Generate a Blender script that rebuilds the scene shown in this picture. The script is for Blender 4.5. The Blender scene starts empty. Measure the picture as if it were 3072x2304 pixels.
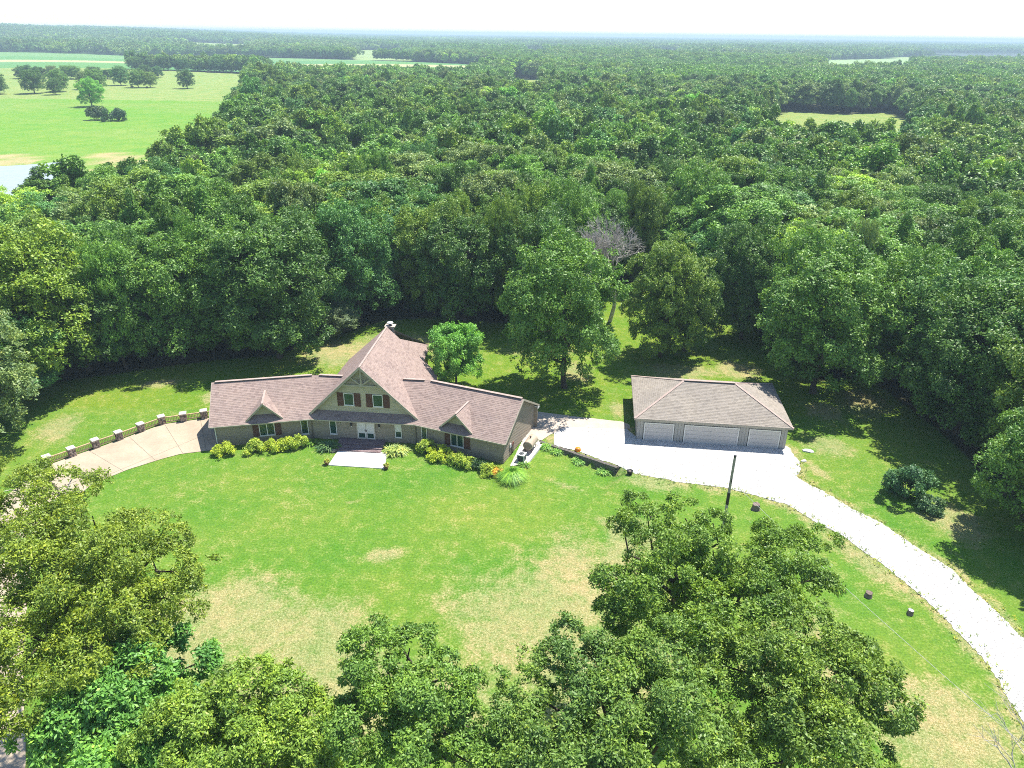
import bpy, bmesh, math, random
import numpy as np
from mathutils import Matrix, Vector, geometry

scene = bpy.context.scene
COL = scene.collection

# ------------------------------------------------------------------ camera
cam_data = bpy.data.cameras.new('camera')
cam_data.sensor_width = 36.0
cam_data.lens = 36.0 * 735.0 / 1024.0
cam_data.clip_start = 0.5
cam_data.clip_end = 40000.0
cam = bpy.data.objects.new('camera', cam_data)
COL.objects.link(cam)
cam.matrix_world = (Matrix.Translation((0, 0, 40.0)) @ Matrix.Rotation(math.radians(90 - 25.46), 4, 'X')
                    @ Matrix.Rotation(math.radians(0.70), 4, 'Z'))
scene.camera = cam

# ------------------------------------------------------------------ sky, sun, exposure
SUN_EL, SUN_AZ = math.radians(65.3), math.radians(47.6)      # azimuth clockwise from +Y
world = bpy.data.worlds.new('World')
scene.world = world
world.use_nodes = True
wn = world.node_tree
wn.nodes.clear()
sky = wn.nodes.new('ShaderNodeTexSky')
sky.sky_type = 'NISHITA'
sky.sun_disc = False
sky.sun_elevation = SUN_EL
sky.sun_rotation = SUN_AZ
sky.air_density = 1.0
sky.dust_density = 0.25
sky.ozone_density = 2.0
bg = wn.nodes.new('ShaderNodeBackground')
bg.inputs['Strength'].default_value = 0.112
wo = wn.nodes.new('ShaderNodeOutputWorld')
wn.links.new(sky.outputs[0], bg.inputs['Color'])
wn.links.new(bg.outputs[0], wo.inputs['Surface'])

sun_data = bpy.data.lights.new('sun', 'SUN')
sun_data.energy = 5.0
sun_data.angle = math.radians(0.53)
sun_data.color = (1.0, 0.95, 0.87)
sun = bpy.data.objects.new('sun', sun_data)
COL.objects.link(sun)
sd = Vector((math.sin(SUN_AZ) * math.cos(SUN_EL), math.cos(SUN_AZ) * math.cos(SUN_EL), math.sin(SUN_EL)))
sun.rotation_euler = sd.to_track_quat('Z', 'Y').to_euler()
sun.location = (60, 60, 90)

scene.view_settings.view_transform = 'Standard'
scene.view_settings.look = 'None'
scene.view_settings.gamma = 1.0
scene.view_settings.use_curve_mapping = False
scene.view_settings.exposure = 0.92

scene.render.engine = 'CYCLES'
scene.cycles.max_bounces = 4
scene.cycles.diffuse_bounces = 2
scene.cycles.glossy_bounces = 2
scene.cycles.transmission_bounces = 3
scene.cycles.volume_bounces = 0
scene.cycles.use_denoising = False
scene.cycles.filter_width = 1.0
scene.cycles.use_adaptive_sampling = True
scene.cycles.adaptive_threshold = 0.02
scene.cycles.adaptive_min_samples = 40
scene.cycles.debug_use_spatial_splits = True
scene.cycles.volume_step_rate = 1.0

RNG = np.random.default_rng(11)
random.seed(5)

# ------------------------------------------------------------------ helpers: objects
def link(o, parent=None):
    COL.objects.link(o)
    if parent is not None:
        o.parent = parent
        # parts are modelled in world coordinates: cancel the thing's own position once
        m = Matrix.Translation(parent.location) if parent.parent is None else Matrix.Identity(4)
        o.matrix_parent_inverse = m.inverted()
    return o

def tag(o, label=None, cat=None, group=None, kind=None):
    if label: o['label'] = label
    if cat: o['category'] = cat
    if group: o['group'] = group
    if kind: o['kind'] = kind
    return o

def thing(name, loc, label, cat, group=None):
    e = bpy.data.objects.new(name, None)
    e.location = loc
    e.empty_display_size = 0.3
    COL.objects.link(e)
    return tag(e, label, cat, group)

def mesh_obj(name, me, mat=None, parent=None):
    o = bpy.data.objects.new(name, me)
    if mat is not None and not me.materials:
        me.materials.append(mat)
    return link(o, parent)

class MB:
    """collects boxes, bars, tubes, prisms in world coordinates and links them as one mesh"""
    def __init__(s): s.v = []; s.f = []; s.sm = []
    def add(s, vs, fs, smooth=False):
        b = len(s.v)
        s.v += [tuple(map(float, p)) for p in vs]
        s.f += [tuple(i + b for i in f) for f in fs]
        s.sm += [smooth] * len(fs)
        return s
    def box(s, c, size, rz=0.0):
        x, y, z = size[0] / 2, size[1] / 2, size[2] / 2
        ca, sa = math.cos(rz), math.sin(rz)
        vs = []
        for dz in (-z, z):
            for dx, dy in ((-x, -y), (x, -y), (x, y), (-x, y)):
                vs.append((c[0] + dx * ca - dy * sa, c[1] + dx * sa + dy * ca, c[2] + dz))
        return s.add(vs, [(3, 2, 1, 0), (4, 5, 6, 7), (0, 1, 5, 4), (1, 2, 6, 5), (2, 3, 7, 6), (3, 0, 4, 7)])
    def hexa(s, a, b):
        """two quads (bottom ring a, top ring b) -> closed hexahedron"""
        n = len(a)
        fs = [tuple(range(n))[::-1], tuple(range(n, 2 * n))]
        for i in range(n):
            j = (i + 1) % n
            fs.append((i, j, n + j, n + i))
        return s.add(list(a) + list(b), fs)
    def bar(s, p, q, w, h=None, up=(0, 0, 1)):
        h = h or w
        p, q = Vector(p), Vector(q)
        d = (q - p).normalized()
        upv = Vector(up)
        if abs(d.dot(upv)) > 0.98: upv = Vector((0, 1, 0))
        sx = d.cross(upv).normalized()
        sz = sx.cross(d).normalized()
        a = [p + sx * i * w / 2 + sz * j * h / 2 for i, j in ((-1, -1), (1, -1), (1, 1), (-1, 1))]
        b = [q + sx * i * w / 2 + sz * j * h / 2 for i, j in ((-1, -1), (1, -1), (1, 1), (-1, 1))]
        return s.hexa(a, b)
    def tube(s, pts, rads, n=8, cap=True):
        pts = [Vector(p) for p in pts]
        rings = []
        d0 = (pts[1] - pts[0]).normalized()
        ref = Vector((1, 0, 0)) if abs(d0.x) < 0.8 else Vector((0, 1, 0))
        for i, p in enumerate(pts):
            a = pts[max(i - 1, 0)]; b = pts[min(i + 1, len(pts) - 1)]
            d = (b - a).normalized()
            x = (ref - d * ref.dot(d)).normalized()
            y = d.cross(x)
            ref = x
            rings.append([p + (x * math.cos(t) + y * math.sin(t)) * rads[i] for t in [2 * math.pi * k / n for k in range(n)]])
        vs = [v for r in rings for v in r]
        fs = []
        for i in range(len(rings) - 1):
            for k in range(n):
                k2 = (k + 1) % n
                fs.append((i * n + k, i * n + k2, (i + 1) * n + k2, (i + 1) * n + k))
        s.add(vs, fs, True)
        if cap:
            s.add(rings[0], [tuple(range(n))[::-1]]); s.add(rings[-1], [tuple(range(n))])
        return s
    def lathe(s, c, prof, n=16):
        vs = []; fs = []
        for r, z in prof:
            for k in range(n):
                t = 2 * math.pi * k / n
                vs.append((c[0] + r * math.cos(t), c[1] + r * math.sin(t), c[2] + z))
        for i in range(len(prof) - 1):
            for k in range(n):
                k2 = (k + 1) % n
                fs.append((i * n + k, i * n + k2, (i + 1) * n + k2, (i + 1) * n + k))
        s.add(vs, fs, True)
        s.add(vs[:n], [tuple(range(n))[::-1]]); s.add(vs[-n:], [tuple(range(n))])
        return s
    def mesh(s, name):
        me = bpy.data.meshes.new(name)
        me.from_pydata(s.v, [], s.f)
        me.polygons.foreach_set('use_smooth', s.sm)
        me.update()
        return me
    def build(s, name, mat, parent=None, bevel=0.0):
        o = mesh_obj(name, s.mesh(name), mat, parent)
        if bevel:
            b = o.modifiers.new('bevel', 'BEVEL'); b.width = bevel; b.segments = 2; b.limit_method = 'ANGLE'
        return o

def V2(*a): return np.array(a, float)
def perp(u): return V2(-u[1], u[0])
def P3(p2, z): return (float(p2[0]), float(p2[1]), float(z))

def quads_mesh(name, verts, rand, nv=4):
    """verts (n*nv,3) float array, one polygon per nv vertices; rand (n,) stored per vertex as leaf_rand"""
    n = len(verts) // nv
    me = bpy.data.meshes.new(name)
    me.vertices.add(n * nv); me.loops.add(n * nv); me.polygons.add(n)
    me.vertices.foreach_set('co', np.ascontiguousarray(verts, dtype=np.float32).ravel())
    me.loops.foreach_set('vertex_index', np.arange(n * nv, dtype=np.int32))
    me.polygons.foreach_set('loop_start', np.arange(0, n * nv, nv, dtype=np.int32))
    me.polygons.foreach_set('loop_total', np.full(n, nv, dtype=np.int32))
    a = me.attributes.new('leaf_rand', 'FLOAT', 'POINT')
    a.data.foreach_set('value', np.repeat(rand, nv).astype(np.float32))
    me.update(calc_edges=True)
    return me

# ------------------------------------------------------------------ helpers: materials
def new_mat(name):
    m = bpy.data.materials.new(name)
    m.use_nodes = True
    nt = m.node_tree
    nt.nodes.clear()
    out = nt.nodes.new('ShaderNodeOutputMaterial')
    return m, nt, out

def nd(nt, t, **kw):
    n = nt.nodes.new(t)
    for k, v in kw.items():
        if k in n.inputs: n.inputs[k].default_value = v
        else: setattr(n, k, v)
    return n

def noise(nt, scale, detail=4.0, rough=0.55, coord=None, w=None):
    n = nt.nodes.new('ShaderNodeTexNoise')
    n.inputs['Scale'].default_value = scale
    n.inputs['Detail'].default_value = detail
    n.inputs['Roughness'].default_value = rough
    if coord is not None: nt.links.new(coord, n.inputs['Vector'])
    return n

def ramp(nt, fac, stops):
    r = nt.nodes.new('ShaderNodeValToRGB')
    el = r.color_ramp.elements
    while len(el) < len(stops): el.new(0.5)
    for e, (p, c) in zip(el, stops):
        e.position = p
        e.color = (c[0], c[1], c[2], 1.0) if hasattr(c, '__len__') else (c, c, c, 1.0)
    nt.links.new(fac, r.inputs[0])
    return r

def mix(nt, fac, a, b, mode='MIX'):
    m = nt.nodes.new('ShaderNodeMix'); m.data_type = 'RGBA'; m.blend_type = mode
    for sock, val in ((m.inputs[0], fac), (m.inputs[6], a), (m.inputs[7], b)):
        if hasattr(val, 'is_output'): nt.links.new(val, sock)
        elif hasattr(val, '__len__'): sock.default_value = (val[0], val[1], val[2], 1.0)
        else: sock.default_value = val
    return m.outputs[2]

def mult(nt, a, b):
    m = nt.nodes.new('ShaderNodeMath'); m.operation = 'MULTIPLY'
    for sock, val in ((m.inputs[0], a), (m.inputs[1], b)):
        if hasattr(val, 'is_output'): nt.links.new(val, sock)
        else: sock.default_value = val
    return m.outputs[0]

def simple(name, col, rough=0.8, scale=3.0, var=0.18, fine=30.0, bump=0.0, metallic=0.0, spec=0.3, streak=None):
    """procedural weathered surface: two scales of noise over a base colour, optional bump"""
    m, nt, out = new_mat(name)
    tc = nt.nodes.new('ShaderNodeTexCoord')
    co = tc.outputs['Object']
    if streak:
        mp = nt.nodes.new('ShaderNodeMapping'); mp.inputs['Scale'].default_value = streak
        nt.links.new(co, mp.inputs[0]); co = mp.outputs[0]
    n1 = noise(nt, scale, 5, 0.6, co); n2 = noise(nt, fine, 3, 0.6, co)
    lo = [c * (1 - var) for c in col]; hi = [min(1, c * (1 + var)) for c in col]
    c1 = ramp(nt, n1.outputs[0], [(0.3, lo), (0.7, hi)]).outputs[0]
    f = ramp(nt, n2.outputs[0], [(0.3, 1 - var * 0.8), (0.7, 1 + 0.0)]).outputs[0]
    c = mix(nt, 1.0, c1, f, 'MULTIPLY')
    b = nt.nodes.new('ShaderNodeBsdfPrincipled')
    nt.links.new(c, b.inputs['Base Color'])
    b.inputs['Roughness'].default_value = rough
    b.inputs['Metallic'].default_value = metallic
    b.inputs['Specular IOR Level'].default_value = spec
    if bump:
        bp = nt.nodes.new('ShaderNodeBump'); bp.inputs['Strength'].default_value = bump; bp.inputs['Distance'].default_value = 0.02
        nt.links.new(n2.outputs[0], bp.inputs['Height']); nt.links.new(bp.outputs[0], b.inputs['Normal'])
    nt.links.new(b.outputs[0], out.inputs[0])
    return m

def leaf_material(name, source='OBJECT', transl=0.2, stops=None, clump=0.35):
    """leaf: base tone from the object's colour (or the instance's tint), varied leaf by leaf and clump by clump"""
    m, nt, out = new_mat(name)
    if source == 'OBJECT':
        base = nt.nodes.new('ShaderNodeObjectInfo').outputs['Color']
    else:
        a = nt.nodes.new('ShaderNodeAttribute'); a.attribute_type = 'INSTANCER'; a.attribute_name = 'tint'
        base = a.outputs['Color']
    lr = nt.nodes.new('ShaderNodeAttribute'); lr.attribute_name = 'leaf_rand'
    stops = stops or [(0.0, (0.45, 0.50, 0.52)), (0.35, (0.85, 0.9, 0.9)), (0.65, (1.1, 1.06, 0.95)), (0.88, (1.45, 1.25, 0.95)), (1.0, (2.1, 1.45, 0.9))]
    rr = ramp(nt, lr.outputs['Fac'], [(p, [c / 2.4 for c in col]) for p, col in stops])
    c = mix(nt, 1.0, base, rr.outputs[0], 'MULTIPLY')
    tc = nt.nodes.new('ShaderNodeTexCoord')
    n1 = noise(nt, clump, 1.5, 0.6, tc.outputs['Object'])
    cl = ramp(nt, n1.outputs[0], [(0.32, (1.75, 1.9, 2.1)), (0.68, (2.9, 2.75, 2.1))])
    # ramps clamp at 1, so scale with a vector multiply afterwards
    cl2 = ramp(nt, n1.outputs[0], [(0.3, (0.62, 0.68, 0.78)), (0.7, (1.0, 0.96, 0.75))])
    nt.nodes.remove(cl)
    c = mix(nt, 1.0, c, cl2.outputs[0], 'MULTIPLY')
    vm = nt.nodes.new('ShaderNodeVectorMath'); vm.operation = 'SCALE'; vm.inputs['Scale'].default_value = 2.4 * 2.55
    nt.links.new(c, vm.inputs[0])
    cc = vm.outputs[0]
    p = nt.nodes.new('ShaderNodeBsdfPrincipled')
    nt.links.new(cc, p.inputs['Base Color'])
    p.inputs['Roughness'].default_value = 0.5
    p.inputs['Specular IOR Level'].default_value = 0.4
    t = nt.nodes.new('ShaderNodeBsdfTranslucent')
    ty = mix(nt, 1.0, cc, (1.25, 1.2, 0.55), 'MULTIPLY')
    nt.links.new(ty, t.inputs['Color'])
    ms = nt.nodes.new('ShaderNodeMixShader'); ms.inputs[0].default_value = transl
    nt.links.new(p.outputs[0], ms.inputs[1]); nt.links.new(t.outputs[0], ms.inputs[2])
    nt.links.new(ms.outputs[0], out.inputs[0])
    return m

def shingle_material(name, tones):
    m, nt, out = new_mat(name)
    lr = nt.nodes.new('ShaderNodeAttribute'); lr.attribute_name = 'leaf_rand'
    r = ramp(nt, lr.outputs['Fac'], [(i / (len(tones) - 1), c) for i, c in enumerate(tones)])
    tc = nt.nodes.new('ShaderNodeTexCoord')
    n1 = noise(nt, 0.35, 5, 0.6, tc.outputs['Object']); n2 = noise(nt, 60, 2, 0.5, tc.outputs['Object'])
    w = ramp(nt, n1.outputs[0], [(0.3, (0.80, 0.80, 0.82)), (0.7, (1.0, 0.99, 0.97))])
    g = ramp(nt, n2.outputs[0], [(0.3, 0.8), (0.7, 1.0)])
    c = mix(nt, 1.0, mix(nt, 1.0, r.outputs[0], w.outputs[0], 'MULTIPLY'), g.outputs[0], 'MULTIPLY')
    b = nt.nodes.new('ShaderNodeBsdfPrincipled'); nt.links.new(c, b.inputs['Base Color'])
    b.inputs['Roughness'].default_value = 0.9; b.inputs['Specular IOR Level'].default_value = 0.2
    nt.links.new(b.outputs[0], out.inputs[0])
    return m

def voronoi_material(name, tones, scale, rough=0.9, bump=0.5, dist=0.03, big=0.3, joint=None):
    """stones / gravel: cell colours plus a larger drift"""
    m, nt, out = new_mat(name)
    tc = nt.nodes.new('ShaderNodeTexCoord')
    v = nt.nodes.new('ShaderNodeTexVoronoi'); v.inputs['Scale'].default_value = scale
    nt.links.new(tc.outputs['Object'], v.inputs['Vector'])
    sep = nt.nodes.new('ShaderNodeSeparateColor'); nt.links.new(v.outputs['Color'], sep.inputs[0])
    r = ramp(nt, sep.outputs[0], [(i / (len(tones) - 1), c) for i, c in enumerate(tones)])
    n1 = noise(nt, big, 5, 0.6, tc.outputs['Object'])
    w = ramp(nt, n1.outputs[0], [(0.3, 0.82), (0.65, 1.0)])
    c = mix(nt, 1.0, r.outputs[0], w.outputs[0], 'MULTIPLY')
    if joint is not None:
        jr = ramp(nt, v.outputs['Distance'], [(0.45, 0.0), (0.62, 1.0)])
        c = mix(nt, jr.outputs[0], c, joint)
    b = nt.nodes.new('ShaderNodeBsdfPrincipled'); nt.links.new(c, b.inputs['Base Color'])
    b.inputs['Roughness'].default_value = rough; b.inputs['Specular IOR Level'].default_value = 0.2
    bp = nt.nodes.new('ShaderNodeBump'); bp.inputs['Strength'].default_value = bump; bp.inputs['Distance'].default_value = dist
    bp.invert = True
    nt.links.new(v.outputs['Distance'], bp.inputs['Height']); nt.links.new(bp.outputs[0], b.inputs['Normal'])
    nt.links.new(b.outputs[0], out.inputs[0])
    return m

def glass_material(name, col, ior=2.0, rough=0.04):
    m, nt, out = new_mat(name)
    tc = nt.nodes.new('ShaderNodeTexCoord')
    n1 = noise(nt, 1.2, 2, 0.5, tc.outputs['Object'])
    c = ramp(nt, n1.outputs[0], [(0.3, [x * 0.7 for x in col]), (0.7, [x * 1.3 for x in col])])
    b = nt.nodes.new('ShaderNodeBsdfPrincipled'); nt.links.new(c.outputs[0], b.inputs['Base Color'])
    b.inputs['Roughness'].default_value = rough; b.inputs['IOR'].default_value = ior
    bp = nt.nodes.new('ShaderNodeBump'); bp.inputs['Strength'].default_value = 0.05
    nt.links.new(n1.outputs[0], bp.inputs['Height']); nt.links.new(bp.outputs[0], b.inputs['Normal'])
    nt.links.new(b.outputs[0], out.inputs[0])
    return m

M = {}
M['leaf'] = leaf_material('leaf')
M['leaf_far'] = leaf_material('leaf_far', 'INSTANCER', transl=0.18)
M['leaf_oak'] = leaf_material('leaf_oak', stops=[(0.0, (0.42, 0.47, 0.46)), (0.4, (0.85, 0.9, 0.85)), (0.75, (1.15, 1.08, 0.95)), (0.92, (1.5, 1.3, 0.9)), (1.0, (2.1, 1.4, 0.8))], clump=0.5)
M['leaf_shrub'] = leaf_material('leaf_shrub', clump=1.5)
M['bark'] = simple('bark', (0.085, 0.068, 0.052), 0.95, 2.0, 0.35, 14, 0.6, streak=(1, 1, 0.25))
M['dead_wood'] = simple('dead_wood', (0.50, 0.46, 0.43), 0.9, 2.0, 0.25, 20, 0.3)
M['siding'] = simple('siding', (0.30, 0.255, 0.195), 0.75, 1.2, 0.12, 14, 0.15, streak=(0.4, 0.4, 4))
M['siding_gable'] = simple('siding_gable', (0.50, 0.44, 0.31), 0.75, 1.2, 0.14, 14, 0.15, streak=(0.4, 0.4, 4))
M['trim'] = simple('trim', (0.40, 0.355, 0.285), 0.65, 1.5, 0.12, 20)
M['fascia'] = simple('fascia', (0.17, 0.135, 0.105), 0.7, 1.5, 0.15, 20)
M['white_trim'] = simple('white_trim', (0.72, 0.70, 0.66), 0.5, 2.0, 0.08, 25)
M['shutter'] = simple('shutter', (0.115, 0.048, 0.032), 0.6, 2.0, 0.2, 20)
M['glass'] = glass_material('glass', (0.018, 0.06, 0.045), 1.55)
M['blind'] = simple('blind', (0.62, 0.62, 0.60), 0.35, 2.0, 0.08, 25, spec=0.5)
M['door_white'] = simple('door_white', (0.70, 0.68, 0.64), 0.45, 2.0, 0.08, 25)
M['black_metal'] = simple('black_metal', (0.02, 0.02, 0.022), 0.45, 3.0, 0.2, 30)
M['metal_pale'] = simple('metal_pale', (0.62, 0.63, 0.62), 0.4, 3.0, 0.12, 30)
M['shingle_house'] = shingle_material('shingle_house', [(0.29, 0.215, 0.19), (0.355, 0.268, 0.235), (0.375, 0.285, 0.25), (0.41, 0.31, 0.272), (0.345, 0.265, 0.228)])
M['shingle_garage'] = shingle_material('shingle_garage', [(0.29, 0.255, 0.215), (0.335, 0.297, 0.252), (0.355, 0.315, 0.268), (0.38, 0.337, 0.288), (0.32, 0.282, 0.24)])
M['ridge_cap'] = simple('ridge_cap', (0.40, 0.31, 0.27), 0.9, 2, 0.15, 20)
M['porch_brick'] = voronoi_material('porch_brick', [(0.16, 0.11, 0.11), (0.21, 0.15, 0.15), (0.26, 0.20, 0.20)], 6.0, bump=0.3)
M['concrete'] = simple('concrete', (0.60, 0.585, 0.55), 0.85, 0.8, 0.08, 10)
M['drive_concrete'] = simple('drive_concrete', (0.41, 0.335, 0.245), 0.9, 0.35, 0.16, 4.0, 0.1)
M['kerb'] = simple('kerb', (0.47, 0.40, 0.33), 0.9, 0.8, 0.12, 10)
M['gravel'] = voronoi_material('gravel', [(0.38, 0.365, 0.345), (0.57, 0.56, 0.54), (0.66, 0.65, 0.63), (0.26, 0.25, 0.24)], 11.0, bump=0.6, dist=0.04)
M['pebbles'] = voronoi_material('pebbles', [(0.62, 0.58, 0.52), (0.45, 0.41, 0.36), (0.72, 0.69, 0.64), (0.20, 0.17, 0.15)], 7.0, bump=0.8, dist=0.06)
M['stone'] = voronoi_material('stone', [(0.38, 0.27, 0.20), (0.50, 0.38, 0.30), (0.58, 0.48, 0.40), (0.28, 0.20, 0.16)], 5.0, joint=(0.16, 0.13, 0.11))
M['cap_stone'] = simple('cap_stone', (0.55, 0.50, 0.43), 0.8, 3, 0.15, 20)
M['chimney_stone'] = voronoi_material('chimney_stone', [(0.42, 0.36, 0.31), (0.55, 0.50, 0.45), (0.33, 0.28, 0.24)], 4.0, joint=(0.30, 0.27, 0.24))
M['wood_rail'] = simple('wood_rail', (0.50, 0.37, 0.21), 0.8, 3, 0.2, 20)
M['wall_block'] = simple('wall_block', (0.15, 0.135, 0.12), 0.95, 3, 0.3, 15, 0.5)
M['garage_siding'] = simple('garage_siding', (0.37, 0.355, 0.33), 0.6, 0.8, 0.08, 12)
M['garage_door'] = simple('garage_door', (0.53, 0.495, 0.475), 0.5, 0.8, 0.06, 12)
M['tank'] = simple('tank', (0.44, 0.36, 0.27), 0.5, 2, 0.15, 20)
M['tank_end'] = simple('tank_end', (0.30, 0.24, 0.18), 0.6, 2, 0.25, 20)
M['coil'] = simple('coil', (0.05, 0.07, 0.075), 0.5, 3, 0.2, 60, streak=(20, 20, 1))
M['orange'] = simple('orange', (0.75, 0.24, 0.02), 0.4, 3, 0.1, 20)
M['terracotta'] = simple('terracotta', (0.22, 0.10, 0.07), 0.7, 4, 0.2, 20)
M['pole_wood'] = simple('pole_wood', (0.36, 0.34, 0.30), 0.9, 2.5, 0.25, 20, 0.4, streak=(3, 3, 0.4))
M['stump'] = simple('stump', (0.22, 0.17, 0.14), 0.95, 4, 0.35, 20, 0.6)
M['wire'] = simple('wire', (0.45, 0.45, 0.44), 0.5, 5, 0.1, 30)
M['rock_white'] = simple('rock_white', (0.62, 0.60, 0.57), 0.9, 4, 0.2, 20, 0.4)
M['cow'] = simple('cow', (0.025, 0.02, 0.018), 0.8, 1, 0.3, 8)

# ------------------------------------------------------------------ terrain
WALL_A, WALL_B = V2(3.11, 69.66), V2(10.99, 64.42)          # retaining wall, pad behind it at z = 0
WU = (WALL_B - WALL_A) / np.linalg.norm(WALL_B - WALL_A); WLEN = float(np.linalg.norm(WALL_B - WALL_A))
WS = V2(WU[1], -WU[0])                                      # towards the lawn below the wall

def sstep(a, b, x):
    t = np.clip((x - a) / (b - a), 0, 1)
    return t * t * (3 - 2 * t)

def height(x, y):
    x = np.asarray(x, float); y = np.asarray(y, float)
    s = (x - WALL_A[0]) * WU[0] + (y - WALL_A[1]) * WU[1]
    t = (x - WALL_A[0]) * WS[0] + (y - WALL_A[1]) * WS[1]
    along = sstep(-2.5, 9.0, s) * (1 - sstep(WLEN - 0.1, WLEN + 1.4, s))
    dip = 0.85 * along * np.exp(-(np.clip(t, 0, None) / 5.0) ** 2) * (t > 0.12)
    h = -dip
    d = np.hypot(x, y)
    az = np.arctan2(x, np.maximum(y, 1))
    far = sstep(250, 900, d)
    h = h + far * (2.2 * np.sin(x * 0.0061 + 1.0) * np.cos(y * 0.0043) + 1.2 * np.sin(x * 0.013 + y * 0.009)) * (1 - 0.7 * sstep(0.3, 0.5, az))
    h = h + 34.0 * sstep(1500, 2700, y) * (1 - sstep(-0.52, -0.12, az)) * (0.8 + 0.2 * np.sin(x * 0.0021)) 
    return h

def inside(px, py, poly):
    px = np.asarray(px, float); py = np.asarray(py, float)
    r = np.zeros(px.shape, bool)
    n = len(poly)
    for i in range(n):
        x1, y1 = poly[i]; x2, y2 = poly[(i + 1) % n]
        c = ((y1 > py) != (y2 > py)) & (px < (x2 - x1) * (py - y1) / ((y2 - y1) if y2 != y1 else 1e-9) + x1)
        r ^= c
    return r

def vnoise(x, y, sc, seed=0):
    """smooth value noise"""
    r = np.random.default_rng(seed).random((64, 64))
    u = x / sc; v = y / sc
    i = np.floor(u).astype(int); j = np.floor(v).astype(int)
    fu = u - i; fv = v - j
    fu = fu * fu * (3 - 2 * fu); fv = fv * fv * (3 - 2 * fv)
    g = lambda a, b: r[a % 64, b % 64]
    return (g(i, j) * (1 - fu) * (1 - fv) + g(i + 1, j) * fu * (1 - fv) + g(i, j + 1) * (1 - fu) * fv + g(i + 1, j + 1) * fu * fv)

LAWN = [(-62, 5), (-59, 62), (-61, 73), (-59, 82), (-48, 87), (-41, 90), (-33, 92), (-28, 97), (-24.5, 101), (-20, 106), (-12, 108), (-3, 106), (6, 104),
        (11, 112), (15, 121), (25, 123), (35, 112), (38, 96), (39.5, 86), (46.5, 88), (48.5, 72), (48, 64), (47.5, 57), (46, 50), (47, 40), (56, 5)]
PASTURE = [(-90, 118), (-91, 136), (-92, 154), (-84, 173), (-89, 206), (-97, 257), (-109, 303), (-158, 464), (-186, 550), (-262, 800), (-420, 830), (-660, 840), (-640, 420), (-480, 200), (-205, 118)]
CROP = [(-262, 850), (-225, 655), (-45, 690), (-25, 1120), (-445, 1400), (-1150, 1350), (-800, 830), (-420, 830)]
CLEAR_SMALL = [(-8, 500), (15, 470), (30, 780), (-6, 830)]
MEADOW = [(74, 238), (122, 236), (208, 400), (225, 470), (190, 455), (165, 478), (128, 402)]
FIELD_RIGHT = [(330, 860), (440, 880), (870, 1790), (640, 1690)]
FAR_GAPS = [[(-250, 1250), (-160, 1270), (-255, 1960), (-410, 1930)], [(0, 1330), (55, 1330), (120, 2050), (0, 2050)], [(600, 1250), (690, 1230), (1060, 1950), (930, 2010)], [(-620, 1550), (-500, 1580), (-760, 2300), (-960, 2250)], [(250, 1500), (300, 1480), (480, 2250), (380, 2300)]]
LAKE_VIEW = [(740, 1300), (1000, 1350), (2100, 2300), (2300, 2900), (1250, 2600)]
LAKE = [(1200, 2180), (1500, 2120), (2200, 2280), (2400, 2700), (1600, 2650), (1260, 2480)]
POND = [(-205, 190), (-190, 222), (-172, 236), (-160, 246), (-147, 256), (-141, 246), (-136, 228), (-130, 205), (-127, 180), (-121, 150), (-130, 128), (-170, 124), (-215, 140)]

GRAVEL = [(4.6, 69.0), (6.4, 67.9), (8.6, 66.4), (10.7, 65.1), (11.6, 64.3), (12.4, 63.4), (13.8, 62.7), (18.2, 61.55), (22.45, 60.4), (26.2, 58.15), (29.8, 52.9), (32.4, 47.2), (33.6, 42.5), (34.1, 38.5), (33.5, 33.8), (30.5, 26), (27, 16),
          (36, 14), (39, 26), (39.8, 34), (38.3, 39.8), (37.8, 44.1), (36.9, 49.0), (33.8, 55.4), (30.8, 59.8), (28.9, 63.0), (30.3, 66.0), (29.9, 69.0), (13.6, 71.0), (12.7, 73.2), (6.0, 73.6), (4.6, 71.5)]

def axis(fine_lo, fine_hi, step, lo, hi, g=1.16):
    a = list(np.arange(fine_lo, fine_hi + 1e-6, step))
    s = step; x = fine_hi
    while x < hi:
        s *= g; x = min(hi, x + s); a.append(x)
    s = step; x = fine_lo; pre = []
    while x > lo:
        s *= g; x = max(lo, x - s); pre.append(x)
    return np.array(pre[::-1] + a)

gx = axis(-58, 52, 0.55, -13000, 13000)
gy = axis(22, 118, 0.55, -400, 13500)
# extra rows so far fields keep their outline
gy = np.unique(np.concatenate([gy, np.arange(120, 900, 6.0), np.arange(900, 2800, 25.0)]))
gx = np.unique(np.concatenate([gx, np.arange(-600, 300, 8.0), np.arange(-1000, 2400, 40.0)]))
GX, GY = np.meshgrid(gx, gy)
GZ = height(GX, GY) - 0.02

def patch(cx, cy, rx, ry, rot=0.0, soft=0.75):
    c, s = math.cos(rot), math.sin(rot)
    u = ((GX - cx) * c + (GY - cy) * s) / rx; v = (-(GX - cx) * s + (GY - cy) * c) / ry
    d = np.sqrt(u * u + v * v) + 0.35 * (vnoise(GX, GY, 2.6, 3) - 0.5) + 0.25 * (vnoise(GX, GY, 0.9, 4) - 0.5)
    return 1 - sstep(1 - soft, 1 + soft * 0.6, d)

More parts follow.
